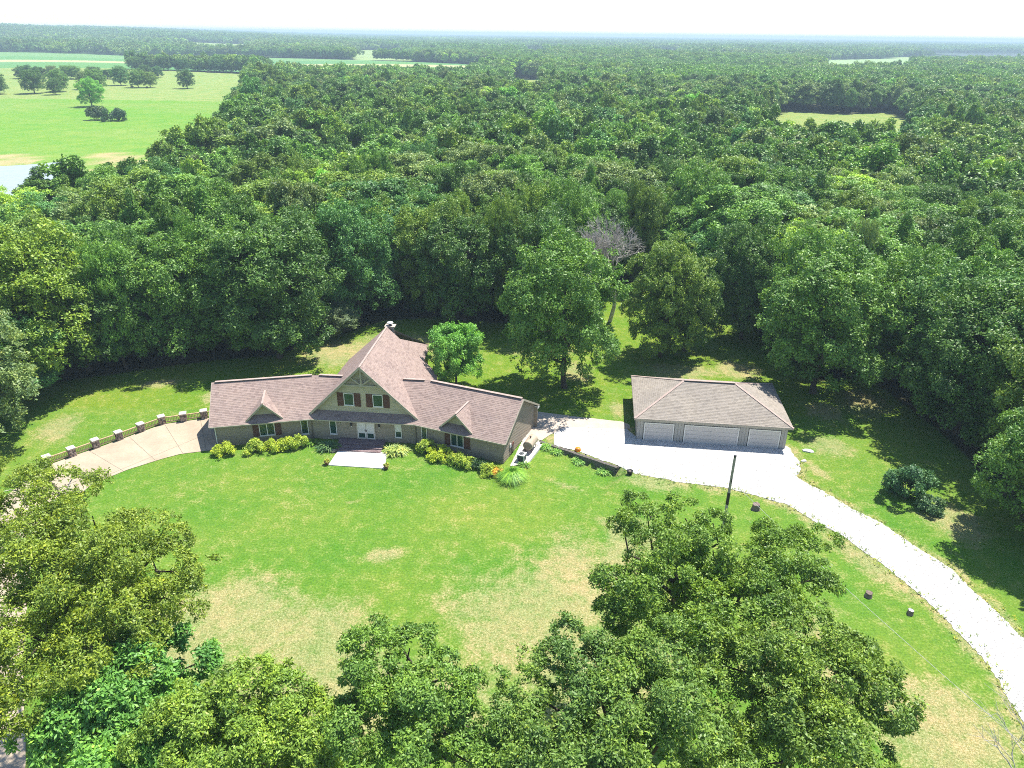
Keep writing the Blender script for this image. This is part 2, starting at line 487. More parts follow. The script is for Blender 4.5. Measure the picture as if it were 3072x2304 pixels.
dry = np.zeros_like(GX)
for a in [(1.5, 42.0, 6.8, 7.0, 0.2), (-13.5, 40, 4.0, 5.0, 0.4), (11.5, 53, 4.0, 3.0, 0), (4.2, 45.5, 5.0, 8.5, -0.25), (0.5, 41.0, 5.5, 5.2, 0.4), (6, 38, 7, 6, 0), (9.5, 49, 3.0, 4.0, 0.3), (-19.0, 42.5, 4.2, 6.0, 0.5), (-23, 41.0, 6.0, 5.5, 0), (-14, 37.5, 5, 4, 0.3), (-10.5, 50, 1.6, 1.0, 0.2), (14.6, 61.6, 3.0, 1.5, -0.25),
          (-15.0, 57.7, 0.7, 0.35, 0), (28, 33, 4.5, 5.0, 0.3), (30.6, 49.5, 1.6, 5.5, 0.5), (22, 38, 5, 5, 0), (41, 56, 2.6, 3.4, 0.2), (37, 77.5, 2.2, 3.0, 0.4), (42.6, 80, 3.5, 4.0, 0),
          (34.5, 69.5, 2.2, 2.5, 0.5), (-8, 35, 9, 4, 0), (-44, 83, 2.5, 1.2, 0.3), (-36.5, 79.5, 0.9, 1.7, 0.2), (-50, 71, 2.2, 4.0, 0.2), (-24, 93, 6.0, 5.0, 0.5), (-15, 96, 8.0, 5.0, 0.0),
          (8.5, 88, 2.2, 3.2, 0.2), (12.5, 77.5, 1.2, 2.0, 0), (22, 88.5, 5.5, 2.2, -0.1), (30, 89, 3.0, 3.0, 0), (4, 95, 5.0, 2.0, 0), (24.5, 60.0, 4.0, 0.5, -0.45), (31.3, 64.5, 0.7, 1.8, 0.3), (33.6, 51, 0.7, 6.5, 0.5), (9.2, 55, 2.0, 0.8, -0.3), (5.5, 61.2, 2.2, 0.45, -0.5)]:
    dry = np.maximum(dry, patch(*a))
dry = np.clip(dry + 0.22 * (vnoise(GX, GY, 5.0, 8) - 0.35) + 0.10 * (vnoise(GX, GY, 1.4, 9) - 0.5), 0, 1)

# worn straw-coloured verge along the gravel
near = (GX > 2) & (GX < 42) & (GY > 20) & (GY < 76)
vd = np.full(GX.shape, 99.0)
for i_ in range(len(GRAVEL)):
    ax_, ay_ = GRAVEL[i_]; bx_, by_ = GRAVEL[(i_ + 1) % len(GRAVEL)]
    ex, ey = bx_ - ax_, by_ - ay_
    t_ = np.clip(((GX[near] - ax_) * ex + (GY[near] - ay_) * ey) / (ex * ex + ey * ey), 0, 1)
    vd[near] = np.minimum(vd[near], np.hypot(GX[near] - ax_ - t_ * ex, GY[near] - ay_ - t_ * ey))
dry = np.maximum(dry, 0.85 * (1 - sstep(0.2, 1.3, vd + 0.9 * (vnoise(GX, GY, 1.8, 44) - 0.4))))
lawn_in = inside(GX, GY, LAWN)
past = inside(GX, GY, PASTURE); crop = inside(GX, GY, CROP); mead = inside(GX, GY, MEADOW) | inside(GX, GY, CLEAR_SMALL); fr = inside(GX, GY, FIELD_RIGHT)
gc = np.zeros(GX.shape + (3,))
gc[:] = (0.075, 0.062, 0.035)                                     # leaf litter under the wood
far = np.hypot(GX, GY) > 1500
gc[far] = (0.05, 0.085, 0.035)
lawn_c = np.array((0.108, 0.195, 0.024)); lawn_c2 = np.array((0.165, 0.215, 0.032))
k = vnoise(GX, GY, 7.0, 21)[..., None]
gc[lawn_in] = (lawn_c * (1 - k) + lawn_c2 * k)[lawn_in]
back = lawn_in & (GY > 76)
gc[back] = np.array((0.15, 0.205, 0.022))
kk = vnoise(GX, GY * 2.2, 55.0, 22)[..., None]
gc[past] = (np.array((0.20, 0.27, 0.055)) * (1 - kk) + np.array((0.145, 0.265, 0.03)) * kk)[past]
gc[past & (GY > 480)] = np.array((0.25, 0.28, 0.085))
kc = (vnoise(GX, GY, 160.0, 23))[..., None]
gc[crop] = (np.array((0.11, 0.23, 0.09)) * (1 - kc) + np.array((0.13, 0.25, 0.07)) * kc)[crop]
gc[crop & (GY > 1010) & (GY < 1085)] = (0.46, 0.38, 0.20)
gc[crop & (GY > 1200)] = (0.17, 0.27, 0.10)
for g_ in FAR_GAPS: gc[inside(GX, GY, g_)] = (0.30, 0.33, 0.14)
gc[mead] = (0.25, 0.265, 0.075)
gc[fr] = (0.30, 0.36, 0.17)
d_pond = np.hypot(GX + 155, GY - 222)
shore = past & (d_pond < 50) & (d_pond > 20) & (vnoise(GX, GY, 9, 31) > 0.5) & ~inside(GX, GY, POND)
gc[shore] = (0.42, 0.30, 0.16)
dry[~lawn_in] = 0
in_pond = inside(GX, GY, POND)
GZ[in_pond] -= 0.9
GZ[inside(GX, GY, LAKE)] = -1.5

ny, nx = GX.shape
gme = bpy.data.meshes.new('ground')
gv = np.stack([GX, GY, GZ], -1).reshape(-1, 3)
idx = np.arange(ny * nx).reshape(ny, nx)
gf = np.stack([idx[:-1, :-1], idx[:-1, 1:], idx[1:, 1:], idx[1:, :-1]], -1).reshape(-1, 4)
gme.vertices.add(len(gv)); gme.loops.add(gf.size); gme.polygons.add(len(gf))
gme.vertices.foreach_set('co', gv.astype(np.float32).ravel())
gme.loops.foreach_set('vertex_index', gf.astype(np.int32).ravel())
gme.polygons.foreach_set('loop_start', np.arange(0, gf.size, 4, dtype=np.int32))
gme.polygons.foreach_set('loop_total', np.full(len(gf), 4, dtype=np.int32))
ca = gme.attributes.new('surface_colour', 'FLOAT_COLOR', 'POINT')
ca.data.foreach_set('color', np.concatenate([gc.reshape(-1, 3), np.ones((len(gv), 1))], 1).astype(np.float32).ravel())
da = gme.attributes.new('dry_grass', 'FLOAT', 'POINT')
da.data.foreach_set('value', dry.ravel().astype(np.float32))
la = gme.attributes.new('lawn', 'FLOAT', 'POINT')
la.data.foreach_set('value', (lawn_in | past | crop | mead).ravel().astype(np.float32))
gme.update(calc_edges=True)

def ground_material():
    m, nt, out = new_mat('ground_cover')
    tc = nt.nodes.new('ShaderNodeTexCoord'); co = tc.outputs['Object']
    a = nd(nt, 'ShaderNodeAttribute', attribute_name='surface_colour')
    d = nd(nt, 'ShaderNodeAttribute', attribute_name='dry_grass')
    n_f = noise(nt, 5.5, 6, 0.75, co); n_m = noise(nt, 0.9, 5, 0.65, co); n_l = noise(nt, 0.12, 4, 0.6, co)
    n_ff = noise(nt, 16.0, 3, 0.7, co)
    # dry patches with frayed edges
    sm = nt.nodes.new('ShaderNodeMath'); sm.operation = 'ADD'
    nt.links.new(d.outputs['Fac'], sm.inputs[0])
    off = nt.nodes.new('ShaderNodeMath'); off.operation = 'MULTIPLY_ADD'; off.inputs[1].default_value = 2.2; off.inputs[2].default_value = -1.12
    nt.links.new(n_f.outputs[0], off.inputs[0]); nt.links.new(off.outputs[0], sm.inputs[1])
    sm2 = nt.nodes.new('ShaderNodeMath'); sm2.operation = 'ADD'
    off2 = nt.nodes.new('ShaderNodeMath'); off2.operation = 'MULTIPLY_ADD'; off2.inputs[1].default_value = 1.9; off2.inputs[2].default_value = -0.97
    nt.links.new(n_m.outputs[0], off2.inputs[0]); nt.links.new(off2.outputs[0], sm2.inputs[1]); nt.links.new(sm.outputs[0], sm2.inputs[0])
    df = ramp(nt, sm2.outputs[0], [(0.12, 0.0), (0.85, 1.0)])
    dcol = ramp(nt, n_ff.outputs[0], [(0.36, (0.19, 0.165, 0.055)), (0.5, (0.29, 0.24, 0.10)), (0.66, (0.42, 0.36, 0.20))])
    base = mix(nt, df.outputs[0], a.outputs['Color'], dcol.outputs[0])
    v1 = ramp(nt, n_f.outputs[0], [(0.36, (0.50, 0.58, 0.55)), (0.62, (1.0, 1.0, 1.0))])
    v2 = ramp(nt, n_m.outputs[0], [(0.38, (0.72, 0.86, 0.75)), (0.62, (1.0, 0.97, 1.0))])
    v3 = ramp(nt, n_l.outputs[0], [(0.36, (0.70, 0.88, 0.75)), (0.64, (1.0, 0.96, 1.0))])
    c = mix(nt, 1.0, base, v1.outputs[0], 'MULTIPLY'); c = mix(nt, 1.0, c, v2.outputs[0], 'MULTIPLY'); c = mix(nt, 1.0, c, v3.outputs[0], 'MULTIPLY')
    sc = nt.nodes.new('ShaderNodeVectorMath'); sc.operation = 'SCALE'; sc.inputs['Scale'].default_value = 1.5
    nt.links.new(c, sc.inputs[0])
    b = nt.nodes.new('ShaderNodeBsdfPrincipled'); nt.links.new(sc.outputs[0], b.inputs['Base Color'])
    b.inputs['Roughness'].default_value = 0.95; b.inputs['Specular IOR Level'].default_value = 0.1
    bp = nt.nodes.new('ShaderNodeBump'); bp.inputs['Strength'].default_value = 0.55; bp.inputs['Distance'].default_value = 0.12
    nt.links.new(n_f.outputs[0], bp.inputs['Height']); nt.links.new(bp.outputs[0], b.inputs['Normal'])
    nt.links.new(b.outputs[0], out.inputs[0])
    return m

ground = mesh_obj('ground', gme, ground_material())
tag(ground, 'mown green lawn with dry straw patches, running into woodland floor and fields', 'ground', kind='structure')

def sheet(name, poly, z, mat, jitter=0.0, step=0.3, seed=1, label=None, cat=None, thick=0.0, kind='structure'):
    r = np.random.default_rng(seed)
    pts = []
    n = len(poly)
    for i in range(n):
        a = V2(*poly[i]); b = V2(*poly[(i + 1) % n])
        L = np.linalg.norm(b - a)
        k = max(1, int(L / step)) if jitter else 1
        nrm = perp((b - a) / L)
        for j in range(k):
            p = a + (b - a) * j / k
            if jitter:
                p = p + nrm * jitter * (r.normal() * 0.22 + 1.8 * (vnoise(np.array(p[0]), np.array(p[1]), 1.4, 40) - 0.5))
            pts.append(p)
    tri = geometry.tessellate_polygon([[Vector((p[0], p[1], 0)) for p in pts]])
    me = bpy.data.meshes.new(name)
    vs = [(float(p[0]), float(p[1]), z) for p in pts]
    fs = [tuple(t) for t in tri]
    if thick:
        m = len(vs)
        vs += [(p[0], p[1], z - thick) for p in vs[:m]]
        fs += [(i, (i + 1) % m, m + (i + 1) % m, m + i) for i in range(m)]
    me.from_pydata(vs, [], fs)
    bm = bmesh.new(); bm.from_mesh(me)
    bmesh.ops.recalc_face_normals(bm, faces=bm.faces)
    up = sum(f.normal.z * f.calc_area() for f in bm.faces)
    if up < 0: bmesh.ops.reverse_faces(bm, faces=bm.faces)
    bm.to_mesh(me); bm.free()
    o = mesh_obj(name, me, mat)
    return tag(o, label, cat, kind=kind)

sheet('gravel_drive', GRAVEL, 0.012, M['gravel'], jitter=0.2, step=0.2, seed=2, label='white gravel drive curving from the garage past the lawn', cat='drive')
APRON = [(1.2, 77.0), (6.6, 75.6), (12.75, 74.3), (13.4, 73.6), (13.4, 72.6), (6.2, 72.9), (4.2, 71.0), (3.3, 69.75), (1.6, 70.6)]
sheet('concrete_apron', APRON, 0.024, M['kerb'], jitter=0.04, step=0.6, seed=5, label='pinkish concrete apron at the right end of the house', cat='drive')
DRIVE = [(-47.3, 63.2), (-45.3, 65.4), (-42.2, 68.8), (-39.1, 72.4), (-34.9, 73.9), (-31.6, 74.3), (-31.6, 66.9), (-32.4, 66.67), (-34.65, 65.97), (-36.5, 64.66), (-38.64, 62.79), (-40.71, 60.25), (-41.6, 55), (-40.0, 49), (-37.3, 44), (-34.0, 38), (-29, 30), (-24, 18), (-32, 15), (-37, 30), (-43, 42), (-48, 54)]
drive = sheet('concrete_drive', DRIVE, 0.02, M['drive_concrete'], jitter=0.05, step=0.5, seed=6, label='tan concrete drive sweeping along the stone pier fence', cat='drive')
M['joint'] = simple('joint', (0.20, 0.165, 0.125), 0.9, 1.0, 0.2, 8)
for jp, jq in (((-44.4, 66.5), (-38.9, 62.6)), ((-41.6, 69.5), (-36.6, 64.7)), ((-38.9, 72.3), (-34.4, 66.2)), ((-35.4, 73.6), (-32.2, 66.9)), ((-41.2, 60.3), (-33.5, 70.2)), ((-47.2, 58.0), (-41.2, 56.6)), ((-46.5, 50.5), (-40.3, 50.5))):
    MB().bar((jp[0], jp[1], 0.018), (jq[0], jq[1], 0.018), 0.045, 0.012).build('joint', M['joint'], drive)
PATIO = [(-18.66, 64.15), (-18.3, 66.9), (-13.05, 66.75), (-12.86, 63.6)]
sheet('patio', PATIO, 0.06, M['concrete'], thick=0.2, label='small pale concrete patio slab before the front steps', cat='patio')
BED = [(-0.1, 64.4), (1.62, 65.0), (3.12, 68.7), (3.2, 69.6), (1.5, 70.7), (0.9, 68.5)]
sheet('pebble_bed', BED, 0.03, M['pebbles'], jitter=0.05, step=0.4, seed=8, label='pale pebble bed beside the right end wall of the house', cat='gravel bed')

def water_material():
    m, nt, out = new_mat('water')
    tc = nt.nodes.new('ShaderNodeTexCoord')
    n1 = noise(nt, 0.5, 4, 0.6, tc.outputs['Object'])
    b = nt.nodes.new('ShaderNodeBsdfPrincipled')
    r = ramp(nt, n1.outputs[0], [(0.3, (0.30, 0.32, 0.32)), (0.7, (0.36, 0.38, 0.37))])  # base colour kept pale to stand in for reflected white sky
    nt.links.new(r.outputs[0], b.inputs['Base Color'])
    b.inputs['Roughness'].default_value = 0.06; b.inputs['IOR'].default_value = 1.33
    bp = nt.nodes.new('ShaderNodeBump'); bp.inputs['Strength'].default_value = 0.02
    nt.links.new(n1.outputs[0], bp.inputs['Height']); nt.links.new(bp.outputs[0], b.inputs['Normal'])
    nt.links.new(b.outputs[0], out.inputs[0])
    return m
M['water'] = water_material()
sheet('pond_water', POND, -0.25, M['water'], jitter=1.2, step=3.0, seed=3, label='pale pond water at the foot of the pasture', cat='pond')
sheet('lake_water', LAKE, 0.3, M['water'], jitter=8, step=60.0, seed=4, label='pale strip of far lake water near the horizon', cat='lake')

# grass tufts breaking up the gravel edge
tr = np.random.default_rng(70)
tv, tq = [], []
for i_ in range(4, len(GRAVEL) - 6):
    a_ = V2(*GRAVEL[i_]); b_ = V2(*GRAVEL[(i_ + 1) % len(GRAVEL)])
    L_ = float(np.linalg.norm(b_ - a_)); nn = perp((b_ - a_) / L_)
    for k_ in range(int(L_ * 7)):
        p_ = a_ + (b_ - a_) * tr.random() + nn * tr.normal() * 0.38
        n_b = 6
        th = tr.random(n_b) * 6.283; hh = 0.07 + 0.10 * tr.random(n_b)
        base = np.stack([p_[0] + 0.05 * np.cos(th), p_[1] + 0.05 * np.sin(th), np.full(n_b, 0.0)], 1)
        tip = base + np.stack([np.cos(th) * hh * 0.8, np.sin(th) * hh * 0.8, hh], 1)
        sd_ = np.stack([-np.sin(th), np.cos(th), np.zeros(n_b)], 1) * 0.03
        tv.append(np.stack([base - sd_, base + sd_, tip + sd_ * 0.3, tip - sd_ * 0.3], 1).reshape(-1, 3)); tq.append(np.full(n_b, tr.random()))
vg = mesh_obj('verge_grass', quads_mesh('verge_grass', np.concatenate(tv), np.concatenate(tq)), M['leaf_shrub'])
vg.color = (0.17, 0.22, 0.05, 1)
tag(vg, 'short grass tufts along the ragged gravel edges', 'grass', kind='stuff')

# ------------------------------------------------------------------ house: shared roof and wall helpers
def clip_convex(poly, conv):
    """Sutherland-Hodgman: clip poly (list of 2-D points) by convex polygon conv (ccw)"""
    out = poly
    n = len(conv)
    for i in range(n):
        ax, ay = conv[i]; bx, by = conv[(i + 1) % n]
        inp = out; out = []
        if not inp: break
        sx, sy = inp[-1]
        sside = (bx - ax) * (sy - ay) - (by - ay) * (sx - ax)
        for ex, ey in inp:
            es = (bx - ax) * (ey - ay) - (by - ay) * (ex - ax)
            if es >= 0:
                if sside < 0:
                    t = sside / (sside - es); out.append((sx + (ex - sx) * t, sy + (ey - sy) * t))
                out.append((ex, ey))
            elif sside >= 0:
                t = sside / (sside - es); out.append((sx + (ex - sx) * t, sy + (ey - sy) * t))
            sx, sy, sside = ex, ey, es
    return out

def ccw(poly):
    a = sum(poly[i][0] * poly[(i + 1) % len(poly)][1] - poly[(i + 1) % len(poly)][0] * poly[i][1] for i in range(len(poly)))
    return poly if a > 0 else poly[::-1]

SH_RNG = random.Random(3)
def shingle_plane(polys3, mat, parent, fascia, course=0.215, tab=0.36, thick=0.14):
    """polys3: convex 3-D polygons of one plane. Deck slab (roof part) + shingles (sub-part, joined)."""
    p0 = [Vector(p) for p in polys3[0]]
    nrm = Vector((0, 0, 0))
    for i in range(len(p0)):
        nrm += p0[i].cross(p0[(i + 1) % len(p0)])
    nrm.normalize()
    if nrm.z < 0: nrm = -nrm
    up = (Vector((0, 0, 1)) - nrm * nrm.z).normalized()      # up the slope
    ux = up.cross(nrm).normalized()
    o = p0[0]
    deck = MB()
    verts = []; faces = []; rnd = []
    for poly in polys3:
        P = [Vector(p) for p in poly]
        pp = ccw([((p - o).dot(ux), (p - o).dot(up)) for p in P])
        top = [o + ux * a + up * b for a, b in pp]
        bot = [t - Vector((0, 0, thick)) - nrm * 0.0 for t in top]
        deck.hexa(bot, top)
        us = [a for a, b in pp]; vs = [b for a, b in pp]
        r0 = int(math.floor(min(vs) / course)) - 1; r1 = int(math.ceil(max(vs) / course)) + 1
        for r in range(r0, r1):
            offs = (r * 0.37) % 1.0 * tab + SH_RNG.random() * 0.1
            c0 = int(math.floor((min(us) - offs) / tab)) - 1; c1 = int(math.ceil((max(us) - offs) / tab)) + 1
            for c in range(c0, c1):
                a0 = c * tab + offs; a1 = a0 + tab - 0.008
                b0 = r * course; b1 = b0 + course + 0.01
                q = clip_convex([(a0, b0), (a1, b0), (a1, b1), (a0, b1)], pp)
                if len(q) < 3: continue
                k = SH_RNG.random()
                lift = SH_RNG.uniform(0.011, 0.02)
                base = len(verts)
                for a, b in q:
                    t = (b - b0) / (b1 - b0)
                    verts.append(o + ux * a + up * b + nrm * (0.006 + lift * (1 - t)))
                faces.append(tuple(range(base, base + len(q)))); rnd += [k] * len(q)
                low = [(a, b) for a, b in q if abs(b - b0) < 1e-4]
                if len(low) >= 2:
                    low.sort()
                    a, b = low[0]; a2, b2 = low[-1]
                    base = len(verts)
                    for (s, t, h) in ((a, b, 0.001), (a2, b2, 0.001), (a2, b2, 0.006 + lift), (a, b, 0.006 + lift)):
                        verts.append(o + ux * s + up * t + nrm * h)
                    faces.append((base, base + 1, base + 2, base + 3)); rnd += [k] * 4
    roof = deck.build('roof', fascia, parent)
    me = bpy.data.meshes.new('shingles')
    me.from_pydata(verts, [], faces)
    at = me.attributes.new('leaf_rand', 'FLOAT', 'POINT'); at.data.foreach_set('value', np.array(rnd, np.float32))
    me.update()
    s = mesh_obj('shingles', me, mat, roof)
    s['kind'] = 'stuff'
    return roof

def siding(parent, o2, u, nout, rows, mat, name='siding_board', course=0.2, proud=0.045):
    """rows: list of (z0, s0_bottom, s1_bottom, s0_top, s1_top); each board its own object"""
    for z0, a0, a1, t0, t1 in rows:
        h = course - 0.012
        mb = MB()
        def pt(s, z, off): 
            p = o2 + u * s + nout * off
            return (p[0], p[1], z)
        bot = [pt(a0, z0, proud), pt(a1, z0, proud), pt(a1, z0, 0.0), pt(a0, z0, 0.0)]
        top = [pt(t0, z0 + h, 0.006), pt(t1, z0 + h, 0.006), pt(t1, z0 + h, 0.0), pt(t0, z0 + h, 0.0)]
        mb.hexa(bot, top)
        mb.build(name, mat, parent)

def wall_box(parent, o2, u, nout, s0, s1, z0, z1, mat, name='wall', thick=0.16):
    """vertical wall with its outer face on the line o2 + u*s"""
    a = o2 + u * s0; b = o2 + u * s1
    c = b - nout * thick; d = a - nout * thick
    return MB().hexa([P3(p, z0) for p in (a, b, c, d)], [P3(p, z1) for p in (a, b, c, d)]).build(name, mat, parent)

def frame_rect(mb, o2, u, nout, s0, s1, z0, z1, w, off0, off1):
    def pt(s, z, off):
        p = o2 + u * s + nout * off
        return (p[0], p[1], z)
    def block(a0, a1, b0, b1):
        mb.hexa([pt(a0, b0, off1), pt(a1, b0, off1), pt(a1, b0, off0), pt(a0, b0, off0)], [pt(a0, b1, off1), pt(a1, b1, off1), pt(a1, b1, off0), pt(a0, b1, off0)])
    block(s0, s0 + w, z0, z1); block(s1 - w, s1, z0, z1)
    block(s0 + w, s1 - w, z0, z0 + w); block(s0 + w, s1 - w, z1 - w, z1)
    return mb

def slab(o2, u, nout, s0, s1, z0, z1, off0, off1):
    def pt(s, z, off):
        p = o2 + u * s + nout * off
        return (p[0], p[1], z)
    return MB().hexa([pt(s0, z0, off1), pt(s1, z0, off1), pt(s1, z0, off0), pt(s0, z0, off0)], [pt(s0, z1, off1), pt(s1, z1, off1), pt(s1, z1, off0), pt(s0, z1, off0)])

def window(parent, o2, u, nout, s0, s1, z0, z1, panes=1, blind=0.0):
    w = frame_rect(MB(), o2, u, nout, s0, s1, z0, z1, 0.075, 0.046, 0.11).build('window', M['white_trim'], parent)
    n = panes
    iw = (s1 - s0 - 0.15)
    for i in range(n):
        a = s0 + 0.075 + iw * i / n; b = s0 + 0.075 + iw * (i + 1) / n
        if i: slab(o2, u, nout, a - 0.04, a + 0.04, z0 + 0.075, z1 - 0.075, 0.036, 0.095).build('mullion', M['white_trim'], w)
        aa = a + (0.042 if i else 0.002); bb = b - (0.042 if i < n - 1 else 0.002)
        if blind:
            zb = z0 + 0.08 + (z1 - z0 - 0.16) * (1 - blind)
            slab(o2, u, nout, aa, bb, z0 + 0.077, zb - 0.002, 0.036, 0.055).build('pane', M['glass'], w)
            slab(o2, u, nout, aa, bb, zb, z1 - 0.077, 0.036, 0.055).build('blind', M['blind'], w)
        else:
            slab(o2, u, nout, aa, bb, z0 + 0.077, z1 - 0.077, 0.036, 0.055).build('pane', M['glass'], w)
    slab(o2, u, nout, s0 - 0.05, s1 + 0.05, z0 - 0.06, z0 - 0.002, 0.036, 0.14).build('sill', M['white_trim'], w)
    return w

def shutter(parent, o2, u, nout, s0, s1, z0, z1):
    f = frame_rect(MB(), o2, u, nout, s0, s1, z0, z1, 0.055, 0.036, 0.08).build('shutter', M['shutter'], parent)
    n = 9
    mb = MB()
    for i in range(n):
        zz = z0 + 0.06 + (z1 - z0 - 0.12) * i / n
        dz = (z1 - z0 - 0.12) / n
        def pt(s, z, off):
            p = o2 + u * s + nout * off
            return (p[0], p[1], z)
        mb.hexa([pt(s0 + 0.056, zz, 0.072), pt(s1 - 0.056, zz, 0.072), pt(s1 - 0.056, zz, 0.037), pt(s0 + 0.056, zz, 0.037)],
                [pt(s0 + 0.056, zz + dz * 0.9, 0.05), pt(s1 - 0.056, zz + dz * 0.9, 0.05), pt(s1 - 0.056, zz + dz * 0.9, 0.037), pt(s0 + 0.056, zz + dz * 0.9, 0.037)])
    s = mb.build('louvers', M['shutter'], f); s['kind'] = 'stuff'
    return f

# ------------------------------------------------------------------ house: plan
H_L, H_B1, H_B2, H_R = V2(-31.56, 67.14), V2(-21.5, 69.27), V2(-10.35, 68.35), V2(-0.6, 64.35)
EZ, RZ, HD, OV = 2.6, 5.5, 4.85, 0.45
unit = lambda v: v / np.linalg.norm(v)
uL, uC, uR = unit(H_B1 - H_L), unit(H_B2 - H_B1), unit(H_R - H_B2)
nL, nC, nR = perp(uL), perp(uC), perp(uR)              # pointing back into the house
def line_x(p, u, q, v):
    t = ((q[0] - p[0]) * v[1] - (q[1] - p[1]) * v[0]) / (u[0] * v[1] - u[1] * v[0])
    return p + u * t
def offs(d):
    """polyline of the front eave moved back by d: L, B1, B2, R"""
    a = H_L + nL * d; b = line_x(H_L + nL * d, uL, H_B1 + nC * d, uC); c = line_x(H_B1 + nC * d, uC, H_R + nR * d, uR); e = H_R + nR * d
    return a, b, c, e
f_eave, ridge_l, b_eave = offs(0), offs(HD), offs(2 * HD)
house = thing('house', (-15.8, 70.5, 0), 'taupe lap-sided house with angled wings and a big central gable over the front door', 'house')

for i in range(3):
    shingle_plane([[P3(f_eave[i], EZ), P3(f_eave[i + 1], EZ), P3(ridge_l[i + 1], RZ), P3(ridge_l[i], RZ)]], M['shingle_house'], house, M['fascia'])
    shingle_plane([[P3(b_eave[i + 1], EZ), P3(b_eave[i], EZ), P3(ridge_l[i], RZ), P3(ridge_l[i + 1], RZ)]], M['shingle_house'], house, M['fascia'])

# main block: ridge runs back from the front gable
GA = V2(-15.84, 69.3); GF = V2(0.996195, -0.0871557); GB = V2(0.0871557, 0.996195)
APZ, GS = 8.72, 0.974
def gp(d, b, side=1):
    p = GA + GF * d + GB * b
    return (float(p[0]), float(p[1]), APZ - GS * abs(d))
shingle_plane([[gp(0, 0), gp(6.0, 0), gp(6.15, 9.9), gp(5.85, 11.65), gp(0, 11.65)], [gp(1.5, 11.65), gp(4.25, 11.65), gp(4.1, 16.2)]], M['shingle_house'], house, M['fascia'])
shingle_plane([[gp(0, 0), gp(0, 11.65), gp(-5.8, 14.3), gp(-6.2, 12.5), gp(-6.1, 0)]], M['shingle_house'], house, M['fascia'])
shingle_plane([[gp(0, 11.66), gp(-5.8, 14.3), gp(4.1, 16.2)]], M['shingle_house'], house, M['fascia'])

# ridge vents and caps
def ridge_vent(p, q, w=0.34, lift=0.05):
    MB().bar((p[0], p[1], p[2] + lift + 0.03), (q[0], q[1], q[2] + lift + 0.03), w, 0.05).build('ridge_vent', M['ridge_cap'], house)
    MB().bar((p[0], p[1], p[2] + lift - 0.02), (q[0], q[1], q[2] + lift - 0.02), w * 0.8, 0.05).build('vent_shadow', M['black_metal'], house)  # black strip stands in for the shadow line below the vent
def along(a, b, t0, t1, z):
    p = a + (b - a) * t0; q = a + (b - a) * t1
    return P3(p, z), P3(q, z)
ridge_vent(*along(ridge_l[0], ridge_l[1], 0.03, 0.96, RZ))
ridge_vent(*along(ridge_l[1], ridge_l[2], 0.03, 0.24, RZ))
ridge_vent(*along(ridge_l[1], ridge_l[2], 0.78, 0.97, RZ))
ridge_vent(*along(ridge_l[2], ridge_l[3], 0.03, 0.985, RZ))
MB().bar(gp(0, 0.02), (gp(0, 11.6)[0], gp(0, 11.6)[1], APZ), 0.2, 0.09).build('ridge_cap', M['ridge_cap'], house)

# walls (outer face line set back from the eave) with lap siding boards
w_front = offs(OV); w_back = offs(2 * HD - OV)
SOF = 2.46
names = (('L', uL, nL), ('C', uC, nC), ('R', uR, nR))
for i, (k, u, n) in enumerate(names):
    a, b = w_front[i], w_front[i + 1]
    if i == 0: a = a + u * 0.4
    if i == 2: b = b - u * 0.4
    L = float(np.linalg.norm(b - a))
    w = wall_box(house, a, u, -n, 0, L, -0.7, SOF, M['siding'])
    c = wall_box(w, a + n * -0.02, u, -n, 0, L, -0.7, 0.08, M['stone'], name='foundation', thick=0.02)
    siding(w, a, u, -n, [(0.10 + 0.2 * r, 0.0, L, 0.0, L) for r in range(12)], M['siding'])
    # fascia gutter along the eave
    e0, e1 = f_eave[i], f_eave[i + 1]
    MB().bar(P3(e0 - n * 0.05, EZ - 0.07), P3(e1 - n * 0.05, EZ - 0.07), 0.1, 0.12).build('gutter', M['trim'], house)
    MB().hexa([P3(e0, EZ - 0.17), P3(e1, EZ - 0.17), P3(w_front[i + 1], EZ - 0.17), P3(w_front[i], EZ - 0.17)],
              [P3(e0, EZ - 0.145), P3(e1, EZ - 0.145), P3(w_front[i + 1], EZ - 0.145), P3(w_front[i], EZ - 0.145)]).build('soffit', M['trim'], house)
    p, q = w_back[i], w_back[i + 1]
    wall_box(house, p, unit(q - p), n, 0, float(np.linalg.norm(q - p)), -0.4, SOF, M['siding'], name='rear_wall')

# end walls (gabled)
def end_wall(corner_f, corner_b, out, side_boards):
    u = unit(corner_b - corner_f); L = float(np.linalg.norm(corner_b - corner_f)); 
    mid = L / 2; slope = (RZ - EZ) / HD
    def zt(s): return EZ - 0.16 + slope * (OV + min(s, L - s))
    pts = [(0, -0.7), (L, -0.7), (L, zt(L)), (mid, zt(mid)), (0, zt(0))]
    a = [P3(corner_f + u * s, z) for s, z in pts]; b = [P3(corner_f + u * s - out * 0.16, z) for s, z in pts]
    w = MB().hexa(b, a).build('end_wall', M['siding'], house)
    if side_boards:
        rows = []
        z = 0.10
        while z < zt(mid) - 0.2:
            def lim(zz):
                if zz <= zt(0): return 0.0
                return min(mid - 0.01, (zz - zt(0)) / slope)
            s0, s1 = lim(z), lim(z + 0.19)
            rows.append((z, s0, L - s0, s1, L - s1)); z += 0.2
        siding(w, corner_f, u, out, rows, M['siding'])
        wall_box(w, corner_f + out * 0.02, u, out, 0, L, -0.7, 0.08, M['stone'], name='foundation', thick=0.02)
    return w
end_wall(w_front[3] - uR * 0.4, w_back[3] - uR * 0.4, uR, True)
end_wall(w_front[0] + uL * 0.4, w_back[0] + uL * 0.4, -uL, True)
